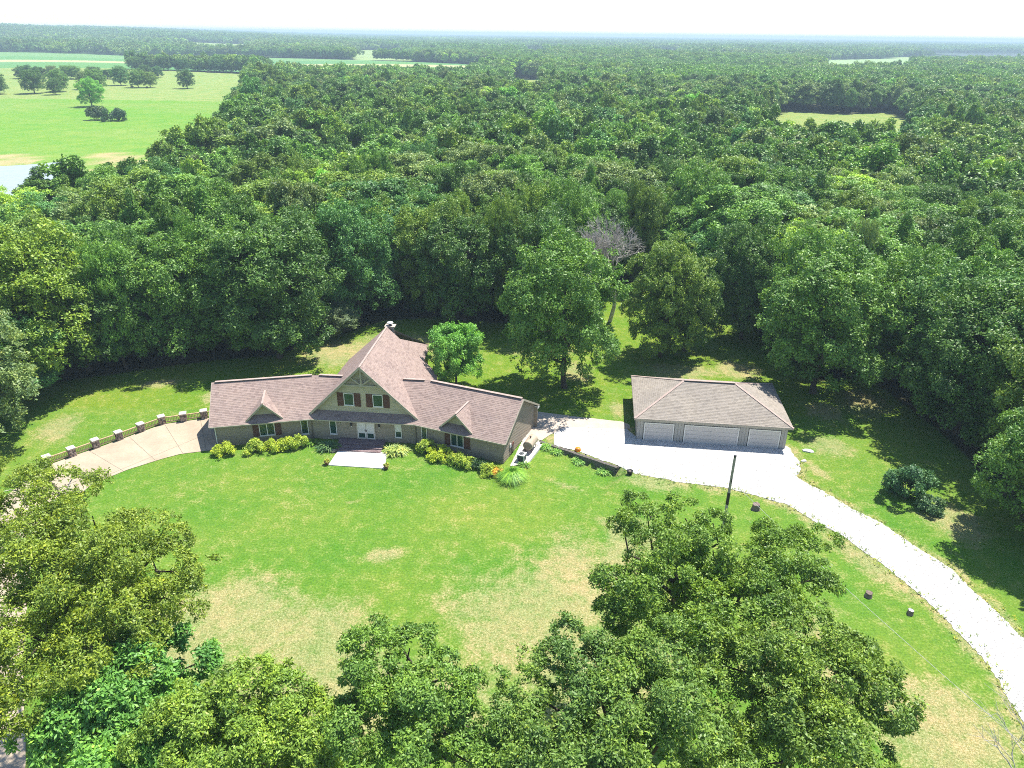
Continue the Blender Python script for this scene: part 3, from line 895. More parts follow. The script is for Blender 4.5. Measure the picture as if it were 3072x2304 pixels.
# rake boards
def rake(p, q, name='rake_board', w=0.05, h=0.2):
    MB().bar((p[0], p[1], p[2] - 0.09), (q[0], q[1], q[2] - 0.09), w, h).build(name, M['trim'], house)
for s, e in ((0, uL * -0.03), (3, uR * 0.03)):
    rake(P3(f_eave[s] + e, EZ), P3(ridge_l[s] + e, RZ)); rake(P3(b_eave[s] + e, EZ), P3(ridge_l[s] + e, RZ))
# soffit return box at the rear right corner
MB().box(P3(b_eave[3] - uR * 0.2 - nR * 0.25, EZ - 0.16), (0.5, 0.6, 0.3), math.atan2(uR[1], uR[0])).build('eave_return', M['white_trim'], house)

# windows, doors and shutters in the three front walls (s measured from the eave corners)
def on(i): return (H_L, H_B1, H_B2)[i] + (nL, nC, nR)[i] * OV, (uL, uC, uR)[i], -(nL, nC, nR)[i]
o, u, n = on(0)
window(house, o, u, n, 4.85, 6.45, 0.85, 2.30, 2); shutter(house, o, u, n, 4.2, 4.82, 0.82, 2.32); shutter(house, o, u, n, 6.48, 7.1, 0.82, 2.32)
window(house, o, u, n, 9.15, 9.92, 0.62, 2.32, 1)
o, u, n = on(1)
window(house, o, u, n, 1.86, 2.64, 0.68, 2.32, 1); window(house, o, u, n, 9.02, 9.74, 0.66, 2.32, 1, blind=0.6)
for a, b in ((4.92, 5.82), (5.86, 6.76)):
    d = frame_rect(MB(), o, u, n, a, b, 0.3, 2.3, 0.1, 0.036, 0.10).build('door', M['door_white'], house)
    slab(o, u, n, a + 0.102, b - 0.102, 0.95, 2.198, 0.036, 0.06).build('blind', M['blind'], d)
    slab(o, u, n, a + 0.102, b - 0.102, 0.402, 0.948, 0.036, 0.06).build('pane', M['glass'], d)
    hx = b - 0.05 if a < 5 else a + 0.05
    slab(o, u, n, hx - 0.025, hx + 0.025, 1.2, 1.42, 0.101, 0.15).build('handle', M['black_metal'], d)
frame_rect(MB(), o, u, n, 4.8, 6.88, 0.24, 2.42, 0.11, 0.036, 0.12).build('door_frame', M['trim'], house)
for s in (4.3, 7.32):
    p = o + u * s + n * 0.16
    l = MB().lathe(P3(p, 1.86), [(0.05, 0), (0.10, 0.02), (0.12, 0.25), (0.04, 0.36), (0.015, 0.42)], 8).build('wall_lantern', M['black_metal'], house)
    MB().lathe(P3(p + n * 0.0, 1.82), [(0.03, -0.12), (0.07, -0.06), (0.06, 0.03)], 8).build('glass_globe', M['blind'], l)
    MB().bar(P3(p, 2.1), P3(p - n * 0.13, 2.1), 0.03).build('bracket', M['black_metal'], l)
o, u, n = on(2)
window(house, o, u, n, 0.68, 1.36, 0.62, 2.28, 1)
window(house, o, u, n, 4.15, 5.65, 0.82, 2.28, 2); shutter(house, o, u, n, 3.45, 4.12, 0.8, 2.3); shutter(house, o, u, n, 5.68, 6.4, 0.8, 2.3)
# downspouts at the inner corners and the left end
for p in (w_front[1] - nL * 0.08 + uL * -0.05, w_front[2] - nR * 0.09 + uR * 0.06, w_front[0] + uL * 0.45 - nL * 0.08):
    MB().bar(P3(p, -0.1), P3(p, EZ - 0.2), 0.08).build('downspout', M['fascia'] if p[0] > -25 else M['white_trim'], house)

# front gable wall with boards, truss and two shuttered windows
gw_o, gw_u, gw_n = GA + GB * 0.55, GF, -GB
zb = 3.0
def g_half(z): return max(0.02, (APZ - 0.22 - z) / GS)
pts = [(-g_half(zb), zb), (g_half(zb), zb), (0, APZ - 0.22)]
gwall = MB().hexa([P3(gw_o + gw_u * s + GB * 0.16, z) for s, z in pts], [P3(gw_o + gw_u * s, z) for s, z in pts]).build('gable_wall', M['siding_gable'], house)
rows = []
z = zb
while z < APZ - 0.5:
    rows.append((z, -g_half(z), g_half(z), -g_half(z + 0.19), g_half(z + 0.19))); z += 0.2
siding(gwall, gw_o, gw_u, gw_n, rows, M['siding_gable'])
for a, b in ((-2.12, -1.02), (1.02, 2.12)):
    window(house, gw_o, gw_u, gw_n, a, b, 3.95, 5.38, 1)
    shutter(house, gw_o, gw_u, gw_n, a - 0.72, a - 0.03, 3.85, 5.42); shutter(house, gw_o, gw_u, gw_n, b + 0.03, b + 0.72, 3.85, 5.42)
def beam(s0, z0, s1, z1, w=0.2, off=0.42):
    p = gw_o + gw_u * s0 + gw_n * off; q = gw_o + gw_u * s1 + gw_n * off
    MB().bar(P3(p, z0), P3(q, z1), 0.12, w, up=(gw_n[0], gw_n[1], 0.0)).build('truss_beam', M['trim'], house)
def beam2(s0, z0, s1, z1, w=0.2, off=0.42, t=0.12):
    a = np.array((s0, z0)); b = np.array((s1, z1)); d = (b - a) / np.linalg.norm(b - a); p = np.array((-d[1], d[0])) * w / 2
    q = [a - p, b - p, b + p, a + p]
    MB().hexa([P3(gw_o + gw_u * s + gw_n * (off - t), z) for s, z in q], [P3(gw_o + gw_u * s + gw_n * off, z) for s, z in q]).build('truss_beam', M['trim'], house)
beam2(-2.15, 6.48, 2.15, 6.48, 0.2)
beam2(0, 6.585, 0, 8.35, 0.17, 0.425)
beam2(-0.1, 6.6, -1.2, 7.42, 0.15, 0.40); beam2(0.1, 6.6, 1.2, 7.42, 0.15, 0.40)
for sgn in (-1, 1):
    p = gp(sgn * 6.02, -0.04); q = gp(0, -0.04)
    MB().bar((p[0], p[1], p[2] - 0.1), (q[0], q[1], q[2] - 0.1), 0.06, 0.24).build('rake_board', M['trim'], house)
    # side walls of the main block behind the wings
    a = GA + GF * sgn * 5.7
    wall_box(house, a + GB * (8.5), GB, GF * sgn, 0, 3.3 if sgn > 0 else 4.2, -0.3, 2.95, M['siding'], name='side_wall')
rw = GA + GB * 11.3
wall_box(house, rw - GF * 5.6, GF, GB, 0, 11.2, -0.3, 3.0, M['siding'], name='rear_wall')
wall_box(house, GA + GF * 3.9 + GB * 11.4, GB, GF, 0, 4.2, -0.3, 4.6, M['siding'], name='side_wall')

# chimney
cc = GA + GB * 12.7 + GF * 0.15
ch = MB().box(P3(cc, 3.8), (1.15, 0.85, 7.6), math.atan2(GF[1], GF[0])).build('chimney', M['chimney_stone'], house)
rr = random.Random(4)
for lev in range(3):
    for sx in range(3):
        MB().box(P3(cc + GF * (-0.38 + 0.38 * sx) + GB * -0.44, 7.75 + 0.26 * lev), (0.34 + rr.uniform(-0.04, 0.02), 0.1, 0.22 + rr.uniform(-0.03, 0.02)), math.atan2(GF[1], GF[0])).build('stone', M['chimney_stone'], ch)
MB().box(P3(cc, 8.49), (1.25, 0.95, 0.10), math.atan2(GF[1], GF[0])).build('chimney_crown', M['kerb'], ch)
MB().lathe(P3(cc, 8.54), [(0.18, 0), (0.18, 0.28)], 12).build('flue', M['black_metal'], ch)
MB().lathe(P3(cc, 8.82), [(0.38, 0), (0.40, 0.04), (0.36, 0.1), (0.1, 0.13)], 12).build('flue_cap', M['metal_pale'], ch)

# dormers on the two wings
def dormer(org, u, n, sc):
    """org: eave corner of the wing, u along the eave, n back; sc: centre along the eave"""
    slope = (RZ - EZ) / HD
    hw, az, b0 = 1.87, 4.68, 0.28
    s_d = 0.98
    fz = az - hw * s_d
    def pt(s, b, z):
        p = org + u * (sc + s) + n * b
        return (float(p[0]), float(p[1]), z)
    top_back = (az - EZ) / slope
    ft_back = (fz - EZ) / slope
    for sg in (-1, 1):
        ft = [pt(0, b0, az), pt(sg * hw, b0, fz), pt(sg * hw, max(ft_back, b0 + 0.02), fz), pt(0, top_back, az)]
        shingle_plane([ft], M['shingle_house'], house, M['fascia'], thick=0.1)
        p = pt(sg * hw, b0 - 0.03, fz - 0.07); q = pt(0, b0 - 0.03, az - 0.07)
        MB().bar(p, q, 0.05, 0.17).build('rake_board', M['trim'], house)
    bw = 0.95
    z0 = EZ + slope * bw - 0.05
    o2 = org + u * sc + n * bw
    def half(z): return max(0.02, (az - 0.15 - z) / s_d)
    tri = [(-half(z0), z0), (half(z0), z0), (0, az - 0.15)]
    w = MB().hexa([P3(o2 + u * s + n * 0.1, z) for s, z in tri], [P3(o2 + u * s, z) for s, z in tri]).build('dormer_wall', M['siding_gable'], house)
    rows = []
    z = z0
    while z < az - 0.4:
        rows.append((z, -half(z), half(z), -half(z + 0.19), half(z + 0.19))); z += 0.2
    siding(w, o2, u, -n, rows, M['siding_gable'])
    MB().bar(pt(0, b0, az + 0.04), pt(0, top_back, az + 0.04), 0.22, 0.05).build('ridge_cap', M['ridge_cap'], house)
dormer(H_L, uL, nL, 5.55)
dormer(H_B2, uR, nR, 4.82)

# porch steps of dark brick
pc = H_B1 + uC * 5.45 + nC * OV
for i, (b0, b1, z1) in enumerate(((-1.3, 0.0, 0.26), (-1.9, -1.302, 0.18), (-2.5, -1.902, 0.11))):
    p0 = pc + uC * -2.5 + nC * b0; p1 = pc + uC * 2.5 + nC * b0; p2 = pc + uC * 2.5 + nC * (b1 - 0.0); p3 = pc + uC * -2.5 + nC * b1
    st = MB().hexa([P3(p, -0.2) for p in (p0, p1, p2, p3)], [P3(p, z1) for p in (p0, p1, p2, p3)]).build('porch_step', M['porch_brick'], house)
    for j in range(14):
        a = p0 + uC * (0.02 + j * 5.0 / 14); 
        q = [a, a + uC * 0.33, a + uC * 0.33 + nC * 0.3, a + nC * 0.3]
        MB().hexa([P3(x - nC * 0.02, z1 + 0.001) for x in q], [P3(x - nC * 0.02, z1 + 0.03) for x in q]).build('brick', M['porch_brick'], st)
# electric meter and conduit on the right end wall
mo = w_front[3] - uR * 0.4 + nR * 1.7 + uR * 0.06
mt = MB().box(P3(mo, 1.25), (0.28, 0.14, 0.42), math.atan2(nR[1], nR[0])).build('meter_box', M['metal_pale'], house)
MB().bar(P3(mo, 0.0), P3(mo, 1.03), 0.06).build('conduit', M['fascia'], mt)
for dx in (0.45, 0.8):
    MB().bar(P3(mo + nR * dx, 0.0), P3(mo + nR * dx, 1.0), 0.07).build('conduit', M['fascia'], mt)
    MB().box(P3(mo + nR * dx, 1.15), (0.2, 0.12, 0.3), math.atan2(nR[1], nR[0])).build('junction_box', M['terracotta'], mt)

# ------------------------------------------------------------------ garage
G0, G1 = V2(13.26, 70.05), V2(29.82, 68.22)
gu = unit(G1 - G0); gn = perp(gu); GLEN = float(np.linalg.norm(G1 - G0)); GD = 11.1; gz, grz = 2.7, 5.0
garage = thing('garage', P3(G0 + gu * GLEN / 2 + gn * GD / 2, 0), 'grey three-door garage with a tan hipped shingle roof on the gravel', 'garage')
def gg(s, b, z): 
    p = G0 + gu * s + gn * b
    return (float(p[0]), float(p[1]), z)
hp = GD / 2
A0, A1, A2, A3 = gg(0, 0, gz), gg(GLEN, 0, gz), gg(GLEN, GD, gz), gg(0, GD, gz)
Rl, Rr_ = gg(hp, hp, grz), gg(GLEN - hp, hp, grz)
for poly in ([A0, A1, Rr_, Rl], [A1, A2, Rr_], [A2, A3, Rl, Rr_], [A3, A0, Rl]):
    shingle_plane([poly], M['shingle_garage'], garage, M['trim'])
for a, b in ((A0, Rl), (A1, Rr_), (A2, Rr_), (A3, Rl)):
    MB().bar((a[0], a[1], a[2] + 0.03), (b[0], b[1], b[2] + 0.03), 0.24, 0.04).build('hip_cap', M['ridge_cap'], garage)
MB().bar((Rl[0], Rl[1], Rl[2] + 0.09), (Rr_[0], Rr_[1], Rr_[2] + 0.09), 0.34, 0.05).build('ridge_vent', M['ridge_cap'], garage)
MB().bar((Rl[0], Rl[1], Rl[2] + 0.03), (Rr_[0], Rr_[1], Rr_[2] + 0.03), 0.28, 0.06).build('vent_shadow', M['black_metal'], garage)  # dark bar paints in the shade under the garage ridge vent
gov = 0.42
fw = G0 + gn * gov
for (o2, u, nout, L, nm) in ((fw + gu * gov, gu, -gn, GLEN - 2 * gov, 'front_wall'), (G0 + gu * (GLEN - gov) + gn * gov, gn, gu, GD - 2 * gov, 'side_wall'), (G0 + gu * gov + gn * gov, gn, -gu, GD - 2 * gov, 'side_wall'), (G0 + gu * gov + gn * (GD - gov), gu, gn, GLEN - 2 * gov, 'rear_wall')):
    inset = 0.0 if nm != 'side_wall' else 0.17
    w = wall_box(garage, o2, u, nout, inset, L - inset, -0.4, 2.55, M['garage_siding'], name=nm)
    if nm == 'rear_wall': continue
    nb = int(L / 0.31)
    for j in range(nb):
        slab(o2, u, nout, j * L / nb + 0.02, (j + 1) * L / nb - 0.025, 0.02, 2.5, 0.001, 0.028).build('vertical_board', M['garage_siding'], w)
for e0, e1 in ((A0, A1), (A1, A2), (A2, A3), (A3, A0)):
    MB().bar((e0[0], e0[1], e0[2] - 0.1), (e1[0], e1[1], e1[2] - 0.1), 0.06, 0.15).build('fascia_board', M['trim'], garage)
MB().hexa([gg(0, 0, gz - 0.2), gg(GLEN, 0, gz - 0.2), gg(GLEN, GD, gz - 0.2), gg(0, GD, gz - 0.2)], [gg(0, 0, gz - 0.18), gg(GLEN, 0, gz - 0.18), gg(GLEN, GD, gz - 0.18), gg(0, GD, gz - 0.18)]).build('soffit', M['trim'], garage)
for s0, s1 in ((1.28, 4.22), (5.58, 11.1), (12.4, 15.42)):
    f = frame_rect(MB(), fw, gu, -gn, s0 - 0.14, s1 + 0.14, -0.1, 2.12, 0.13, 0.03, 0.07).build('garage_door', M['white_trim'], garage)
    f['label'] = 'wide middle garage door' if s1 - s0 > 4 else 'single garage door'
    for r in range(4):
        slab(fw, gu, -gn, s0 + 0.0, s1 - 0.0, 0.035 + r * 0.487, 0.035 + (r + 1) * 0.487 - 0.018, 0.03, 0.052).build('door_section', M['garage_door'], f)
    frame_rect(MB(), fw, gu, -gn, s0 - 0.19, s1 + 0.19, -0.1, 2.17, 0.045, 0.03, 0.05).build('door_seal', M['black_metal'], f)

# ------------------------------------------------------------------ fence of stone piers and timber rails
PIERS = [(-47.01, 63.7), (-45.46, 65.39), (-43.91, 67.16), (-42.29, 68.88), (-40.78, 70.74), (-39.26, 72.53), (-37.14, 73.28), (-35.09, 74.02)]
fence = thing('pier_fence', P3(PIERS[3], 0), 'timber rail fence between square stone piers along the concrete drive', 'fence')
fr = random.Random(9)
for i, p in enumerate(PIERS):
    q = PIERS[min(i + 1, 7)]; p0 = PIERS[max(i - 1, 0)]
    ang = math.atan2(q[1] - p0[1], q[0] - p0[0])
    mb = MB()
    mb.box((p[0], p[1], 0.42), (0.56, 0.56, 0.92), ang)
    ca, sa = math.cos(ang), math.sin(ang)
    for lev in range(5):
        for side in range(4):
            for k in range(2):
                t = -0.15 + 0.3 * k + fr.uniform(-0.03, 0.03)
                lx, ly = ((t, -0.29), (0.29, t), (t, 0.29), (-0.29, t))[side]
                sz = (0.26 + fr.uniform(-0.05, 0.03), 0.08, 0.15 + fr.uniform(-0.03, 0.02)) if side % 2 == 0 else (0.08, 0.26 + fr.uniform(-0.05, 0.03), 0.15 + fr.uniform(-0.03, 0.02))
                mb.box((p[0] + lx * ca - ly * sa, p[1] + lx * sa + ly * ca, 0.09 + lev * 0.175), sz, ang)
    pier = mb.build('pier', M['stone'], fence)
    MB().box((p[0], p[1], 0.955), (0.78, 0.78, 0.13), ang).build('cap', M['cap_stone'], pier, bevel=0.03)
ends = PIERS + [(-33.4, 74.6)]
for i in range(8):
    a = V2(*ends[i]); b = V2(*ends[i + 1]); d = unit(b - a); L = float(np.linalg.norm(b - a))
    s0, s1 = 0.3, (L - 0.3 if i < 7 else L)
    p, q = a + d * s0, a + d * s1
    panel = MB().bar(P3(p, 0.74), P3(q, 0.74), 0.15, 0.08).build('rail_panel', M['wood_rail'], fence)
    MB().bar(P3(p, 0.17), P3(q, 0.17), 0.12, 0.1).build('bottom_rail', M['wood_rail'], panel)
    nb = max(3, int((s1 - s0) / 0.15))
    for j in range(nb):
        c = p + (q - p) * (j + 0.5) / nb
        MB().bar(P3(c, 0.216), P3(c, 0.704), 0.05).build('baluster', M['wood_rail'], panel)

# ------------------------------------------------------------------ retaining wall, rail, pot
rwall = thing('retaining_wall', P3((WALL_A + WALL_B) / 2, 0), 'low dark block retaining wall between the gravel and the lawn', 'wall')
core = MB()
core.bar(P3(WALL_A - WS * 0.12, -0.5), P3(WALL_B - WS * 0.12, -0.5), 0.18, 0.96).build('core', M['wall_block'], rwall)
blk = MB().box((0, 0, 0), (0.43, 0.26, 0.152)).mesh('block'); blk.materials.append(M['wall_block'])
wr = random.Random(2)
for lev in range(7):
    z = 0.0 - lev * 0.16
    nb = int(WLEN / 0.45)
    for j in range(nb):
        s = 0.22 + j * 0.45 + (0.22 if lev % 2 else 0)
        if s > WLEN - 0.1: continue
        c = WALL_A + WU * s
        g = float(height(c[0] + WS[0] * 0.5, c[1] + WS[1] * 0.5))
        if z + 0.08 < g - 0.08: continue
        o = bpy.data.objects.new('block', blk)
        cc_ = c + WS * (0.10 + wr.uniform(-0.012, 0.012))
        o.location = P3(cc_, z - 0.03 + wr.uniform(-0.008, 0.008)); o.rotation_euler = (0, 0, math.atan2(WU[1], WU[0]) + wr.uniform(-0.05, 0.05))
        link(o, rwall)
rail = thing('handrail', (11.4, 63.9, 0), 'thin twin rail running from the retaining wall end to the black pot', 'rail')
for z in (0.28, 0.5):
    MB().tube([(10.95, 64.5, z), (11.9, 63.35, z - 0.05)], [0.022, 0.022], 6).build('rail_bar', M['metal_pale'], rail)
MB().tube([(11.45, 63.9, -0.3), (11.45, 63.9, 0.5)], [0.02, 0.02], 6).build('rail_post', M['metal_pale'], rail)
pot = thing('black_pot', (12.0, 63.2, 0), 'round black pot at the end of the retaining wall', 'pot')
MB().lathe((12.0, 63.2, -0.1), [(0.16, 0), (0.27, 0.2), (0.30, 0.45), (0.33, 0.5), (0.28, 0.52), (0.25, 0.46)], 14).build('bowl', M['black_metal'], pot)
MB().lathe((12.0, 63.2, -0.1), [(0.26, 0.44), (0.05, 0.47)], 14).build('soil', M['stump'], pot)
tub = thing('orange_tub', (7.1, 67.75, 0), 'small orange tub lying on the gravel beside the retaining wall', 'tub')
MB().lathe((7.1, 67.75, 0.02), [(0.32, 0), (0.34, 0.05), (0.27, 0.28), (0.2, 0.33), (0.05, 0.34)], 14).build('shell', M['orange'], tub)
MB().lathe((7.1, 67.75, 0.02), [(0.36, -0.005), (0.36, 0.03)], 14).build('rim', M['orange'], tub)

# ------------------------------------------------------------------ fuel tank, air conditioner, kerb
tdir = unit(V2(0.36, 0.933)); t0 = V2(1.72, 66.95); tz = 0.92; tr = 0.52
tank = thing('fuel_tank', P3(t0 + tdir * 0.9, 0), 'tan horizontal fuel tank on legs beside the house end wall', 'tank')
def tpt(s, z=tz): return P3(t0 + tdir * s, z)
body = MB().tube([tpt(0.0), tpt(1.75)], [tr, tr], 24, cap=False).build('tank_body', M['tank'], tank)
for s0, s1 in ((0.0, -0.09), (1.75, 1.84)):
    MB().tube([tpt(s0), tpt((s0 + s1) / 2), tpt(s1)], [tr, tr * 0.95, tr * 0.72], 24).build('end_cap', M['tank_end'], tank)
tp = perp(tdir)
for s in (0.25, 1.5):
    for sg in (-1, 1):
        p = t0 + tdir * s + tp * sg * 0.34
        MB().tube([P3(p, 0.0), P3(p, 0.62)], [0.03, 0.03], 8).build('leg', M['black_metal'], tank)
MB().lathe(tpt(0.9, tz + tr - 0.01), [(0.06, 0), (0.06, 0.12), (0.09, 0.14), (0.09, 0.18)], 10).build('filler_cap', M['black_metal'], tank)
ac_c = V2(1.08, 65.5); aang = math.atan2(tdir[1], tdir[0])
ac = thing('air_conditioner', P3(ac_c, 0), 'pale air conditioner unit with round top fan before the fuel tank', 'air conditioner')
MB().box(P3(ac_c, 0.42), (0.74, 0.74, 0.72), aang).build('coil', M['coil'], ac)
for sx in (-1, 1):
    for sy in (-1, 1):
        p = ac_c + tdir * sx * 0.36 + tp * sy * 0.36
        MB().bar(P3(p, 0.04), P3(p, 0.80), 0.09).build('corner_post', M['metal_pale'], ac)
MB().box(P3(ac_c, 0.83), (0.84, 0.84, 0.08), aang).build('top_panel', M['metal_pale'], ac, bevel=0.01)
MB().box(P3(ac_c, 0.03), (0.95, 0.95, 0.1), aang).build('base', M['concrete'], ac)
fan = MB().lathe(P3(ac_c, 0.872), [(0.28, 0), (0.28, 0.01)], 20).build('fan_opening', M['black_metal'], ac)
for k in range(5):
    t = k * math.tau / 5
    MB().bar(P3(ac_c, 0.888), P3(ac_c + V2(math.cos(t), math.sin(t)) * 0.26, 0.888), 0.09, 0.008).build('fan_blade', M['coil'], fan)
for rad in (0.1, 0.19, 0.27):
    pts = [(ac_c[0] + rad * math.cos(t), ac_c[1] + rad * math.sin(t), 0.905) for t in np.linspace(0, math.tau, 17)]
    MB().tube(pts, [0.006] * 17, 4, cap=False).build('grille_ring', M['metal_pale'], fan)
kerb = thing('kerb_edging', (2.4, 66.9, 0), 'pale concrete edging strip between pebble bed and lawn', 'edging')
MB().bar((1.55, 64.8, -0.1), (3.2, 68.8, -0.1), 0.3, 0.42).build('edging_strip', M['concrete'], kerb, bevel=0.02)

# ------------------------------------------------------------------ utility pole and wire
up = thing('utility_pole', (18.95, 53.6, 0), 'grey wooden utility pole with black top standing by the gravel drive', 'pole')
MB().tube([(18.95, 53.6, -0.4), (18.93, 53.62, 4.0), (18.95, 53.6, 8.0)], [0.135, 0.12, 0.105], 14).build('shaft', M['pole_wood'], up)
MB().tube([(18.95, 53.6, 7.88), (18.95, 53.6, 8.04)], [0.115, 0.115], 14).build('cap', M['black_metal'], up)
MB().tube([(18.935, 53.615, 3.1), (18.935, 53.615, 4.3)], [0.14, 0.138], 14).build('guard_sleeve', M['black_metal'], up)
MB().box((18.95, 53.46, 5.6), (0.08, 0.06, 0.3)).build('bracket', M['black_metal'], up)
wire = []
a, b = Vector((18.95, 53.45, 5.6)), Vector((29.5, 21.0, 6.6))
for i in range(25):
    t = i / 24
    p = a.lerp(b, t); p.z -= 0.9 * 4 * t * (1 - t) * 0.5
    wire.append(p)
w = MB().tube(wire, [0.014] * 25, 5).build('overhead_wire', M['wire'])
tag(w, 'thin pale wire hanging from the pole across the lawn edge', 'wire')

# ------------------------------------------------------------------ stumps, rocks, pots
def stump(x, y, r, h, label, seed, top='stump'):
    t = thing('stump', (x, y, 0), label, 'stump', 'stumps beside the drive')
    rr = random.Random(seed)
    mb = MB()
    n = 12
    rad = [r * (1 + rr.uniform(-0.15, 0.15)) for _ in range(n)]
    rings = []
    for zz, k in ((-0.05, 1.25), (0.1, 1.02), (h, 0.95)):
        rings.append([(x + rad[i] * k * math.cos(i * math.tau / n), y + rad[i] * k * math.sin(i * math.tau / n), zz + (rr.uniform(-0.04, 0.04) if zz == h else 0)) for i in range(n)])
    mb.add([v for q in rings for v in q], [(a * n + i, a * n + (i + 1) % n, (a + 1) * n + (i + 1) % n, (a + 1) * n + i) for a in range(2) for i in range(n)])
    mb.build('bark', M['stump'], t)
    MB().add([(v[0] * 1, v[1], v[2] - 0.01) for v in rings[2]], [tuple(range(n))]).build('cut_top', M[top], t)
stump(23.03, 57.4, 0.36, 0.55, 'dark broken stump on the grass beside the utility pole', 1)
stump(28.5, 45.6, 0.26, 0.4, 'small dark stump on the grass strip right of the oak', 2)
stump(30.88, 43.7, 0.22, 0.38, 'small stump with a pale sawn top near the drive bend', 3, 'rock_white')

def rock(x, y, sx, sy, sz, rot, label, seed, mat='rock_white'):
    bm = bmesh.new(); bmesh.ops.create_icosphere(bm, subdivisions=2, radius=1.0)
    rr = random.Random(seed)
    for v in bm.verts:
        k = 1 + rr.uniform(-0.16, 0.16)
        v.co = Vector((v.co.x * sx * k, v.co.y * sy * k, max(v.co.z * k, -0.3) * sz))
    me = bpy.data.meshes.new('rock'); bm.to_mesh(me); bm.free()
    o = mesh_obj('rock', me, M[mat]); o.location = (x, y, 0.02); o.rotation_euler = (0, 0, rot)
    return tag(o, label, 'rock')
rock(31.76, 68.2, 0.62, 0.34, 0.16, -0.3, 'flat white rock in the grass at the right corner of the garage', 1)
rock(30.6, 66.1, 0.34, 0.2, 0.13, 0.4, 'smaller white rock between garage corner and gravel edge', 2)
rock(-18.75, 66.9, 0.34, 0.22, 0.28, 0.2, 'grey rock at the left foot of the porch steps', 4, 'stone')

def leaf_burst(n, base, r, h, length, width, rng, droop=1.0, up=0.7):
    """arching strap leaves from a crown point: each leaf two quads"""
    base = np.array(base, float)
    th = rng.random(n) * 2 * np.pi; el = np.clip(up + rng.normal(size=n) * 0.35, 0.05, 1.45)
    L = length * (0.7 + 0.5 * rng.random(n))
    b0 = base + np.stack([np.cos(th), np.sin(th), np.zeros(n)], 1) * (r * np.sqrt(rng.random(n)))[:, None]
    d = np.stack([np.cos(th) * np.cos(el), np.sin(th) * np.cos(el), np.sin(el)], 1)
    side = np.stack([-np.sin(th), np.cos(th), np.zeros(n)], 1)
    m = b0 + d * (L * 0.55)[:, None]
    d2 = d.copy(); d2[:, 2] -= droop; d2 /= np.linalg.norm(d2, axis=1)[:, None]
    e = m + d2 * (L * 0.5)[:, None]
    w = width
    q1 = np.stack([b0 - side * w * 0.4, b0 + side * w * 0.4, m + side * w * 0.5, m - side * w * 0.5], 1)
    q2 = np.stack([m - side * w * 0.5, m + side * w * 0.5, e + side * w * 0.08, e - side * w * 0.08], 1)
    v = np.concatenate([q1, q2], 1).reshape(-1, 3)
    return v, np.repeat(rng.random(n), 2)

def plant(name, x, y, color, label, cat, n, r, length, width, droop=1.0, up=0.7, group=None, mound=0.0, z=None, seed=0):
    rng = np.random.default_rng(seed + 100)
    z = float(height(x, y)) if z is None else z
    t = thing(name, (x, y, z), label, cat, group)
    vs, rs = [], []
    heads = [(x, y, z)] if not mound else [(x + mound * a * math.cos(b), y + mound * a * math.sin(b) * 0.7, z + 0.35 * mound * (1 - a * a)) for a, b in [(math.sqrt(k / 9), k * 2.4) for k in range(10)]]
    for hd in heads:
        v, q = leaf_burst(max(6, n // len(heads)), hd, r, 0, length, width, rng, droop, up)
        vs.append(v); rs.append(q)
    o = mesh_obj('leaves', quads_mesh('leaves', np.concatenate(vs), np.concatenate(rs)), M['leaf_shrub'], t)
    o.color = (*color, 1)
    MB().lathe((x, y, z - 0.05), [(r * 0.5 + 0.05, 0), (r * 0.35 + 0.04, 0.14)], 8).build('root_crown', M['stump'], t)
    return t

for x, y, lab in ((-18.86, 64.35, 'terracotta pot with small plant at the left corner of the patio'), (-12.66, 63.7, 'terracotta pot with small plant at the right corner of the patio')):
    t = thing('flower_pot', (x, y, 0), lab, 'flower pot', 'pots at the patio corners')
    MB().lathe((x, y, 0), [(0.16, 0), (0.24, 0.28), (0.30, 0.32), (0.30, 0.40), (0.25, 0.40), (0.23, 0.34)], 14).build('pot', M['terracotta'], t)
    MB().lathe((x, y, 0), [(0.235, 0.33), (0.02, 0.35)], 14).build('soil', M['stump'], t)
    v, q = leaf_burst(60, (x, y, 0.34), 0.15, 0, 0.34, 0.05, np.random.default_rng(7), 0.8, 0.9)
    o = mesh_obj('leaves', quads_mesh('leaves', v, q), M['leaf_shrub'], t); o.color = (0.17, 0.2, 0.03, 1)

YEL, GRN, DGR, LIME = (0.23, 0.285, 0.03), (0.10, 0.20, 0.035), (0.035, 0.075, 0.028), (0.20, 0.26, 0.04)
plant('hosta', -12.05, 66.8, (0.22, 0.28, 0.09), 'pale striped hosta clump right of the porch steps', 'plant', 420, 0.3, 0.75, 0.075, 0.9, 0.75, mound=0.85, seed=1)
plant('hosta', -19.5, 67.5, (0.06, 0.12, 0.05), 'dark strap-leaved clump left of the porch steps', 'plant', 380, 0.3, 0.7, 0.07, 0.9, 0.75, mound=0.8, seed=2)
plant('fountain_grass', 0.1, 62.0, (0.13, 0.26, 0.04), 'tall fountain grass clump at the right front corner of the house', 'ornamental grass', 1500, 0.42, 1.75, 0.022, 1.1, 1.15, seed=3)
plant('daylily', -21.6, 68.3, GRN, 'small leafy perennial in the corner left of the centre wall', 'plant', 160, 0.25, 0.5, 0.05, 0.8, 0.8, mound=0.4, seed=5)
plant('daylily', 1.35, 64.55, GRN, 'green tuft growing before the air conditioner', 'plant', 140, 0.25, 0.5, 0.05, 0.8, 0.8, mound=0.3, seed=6)
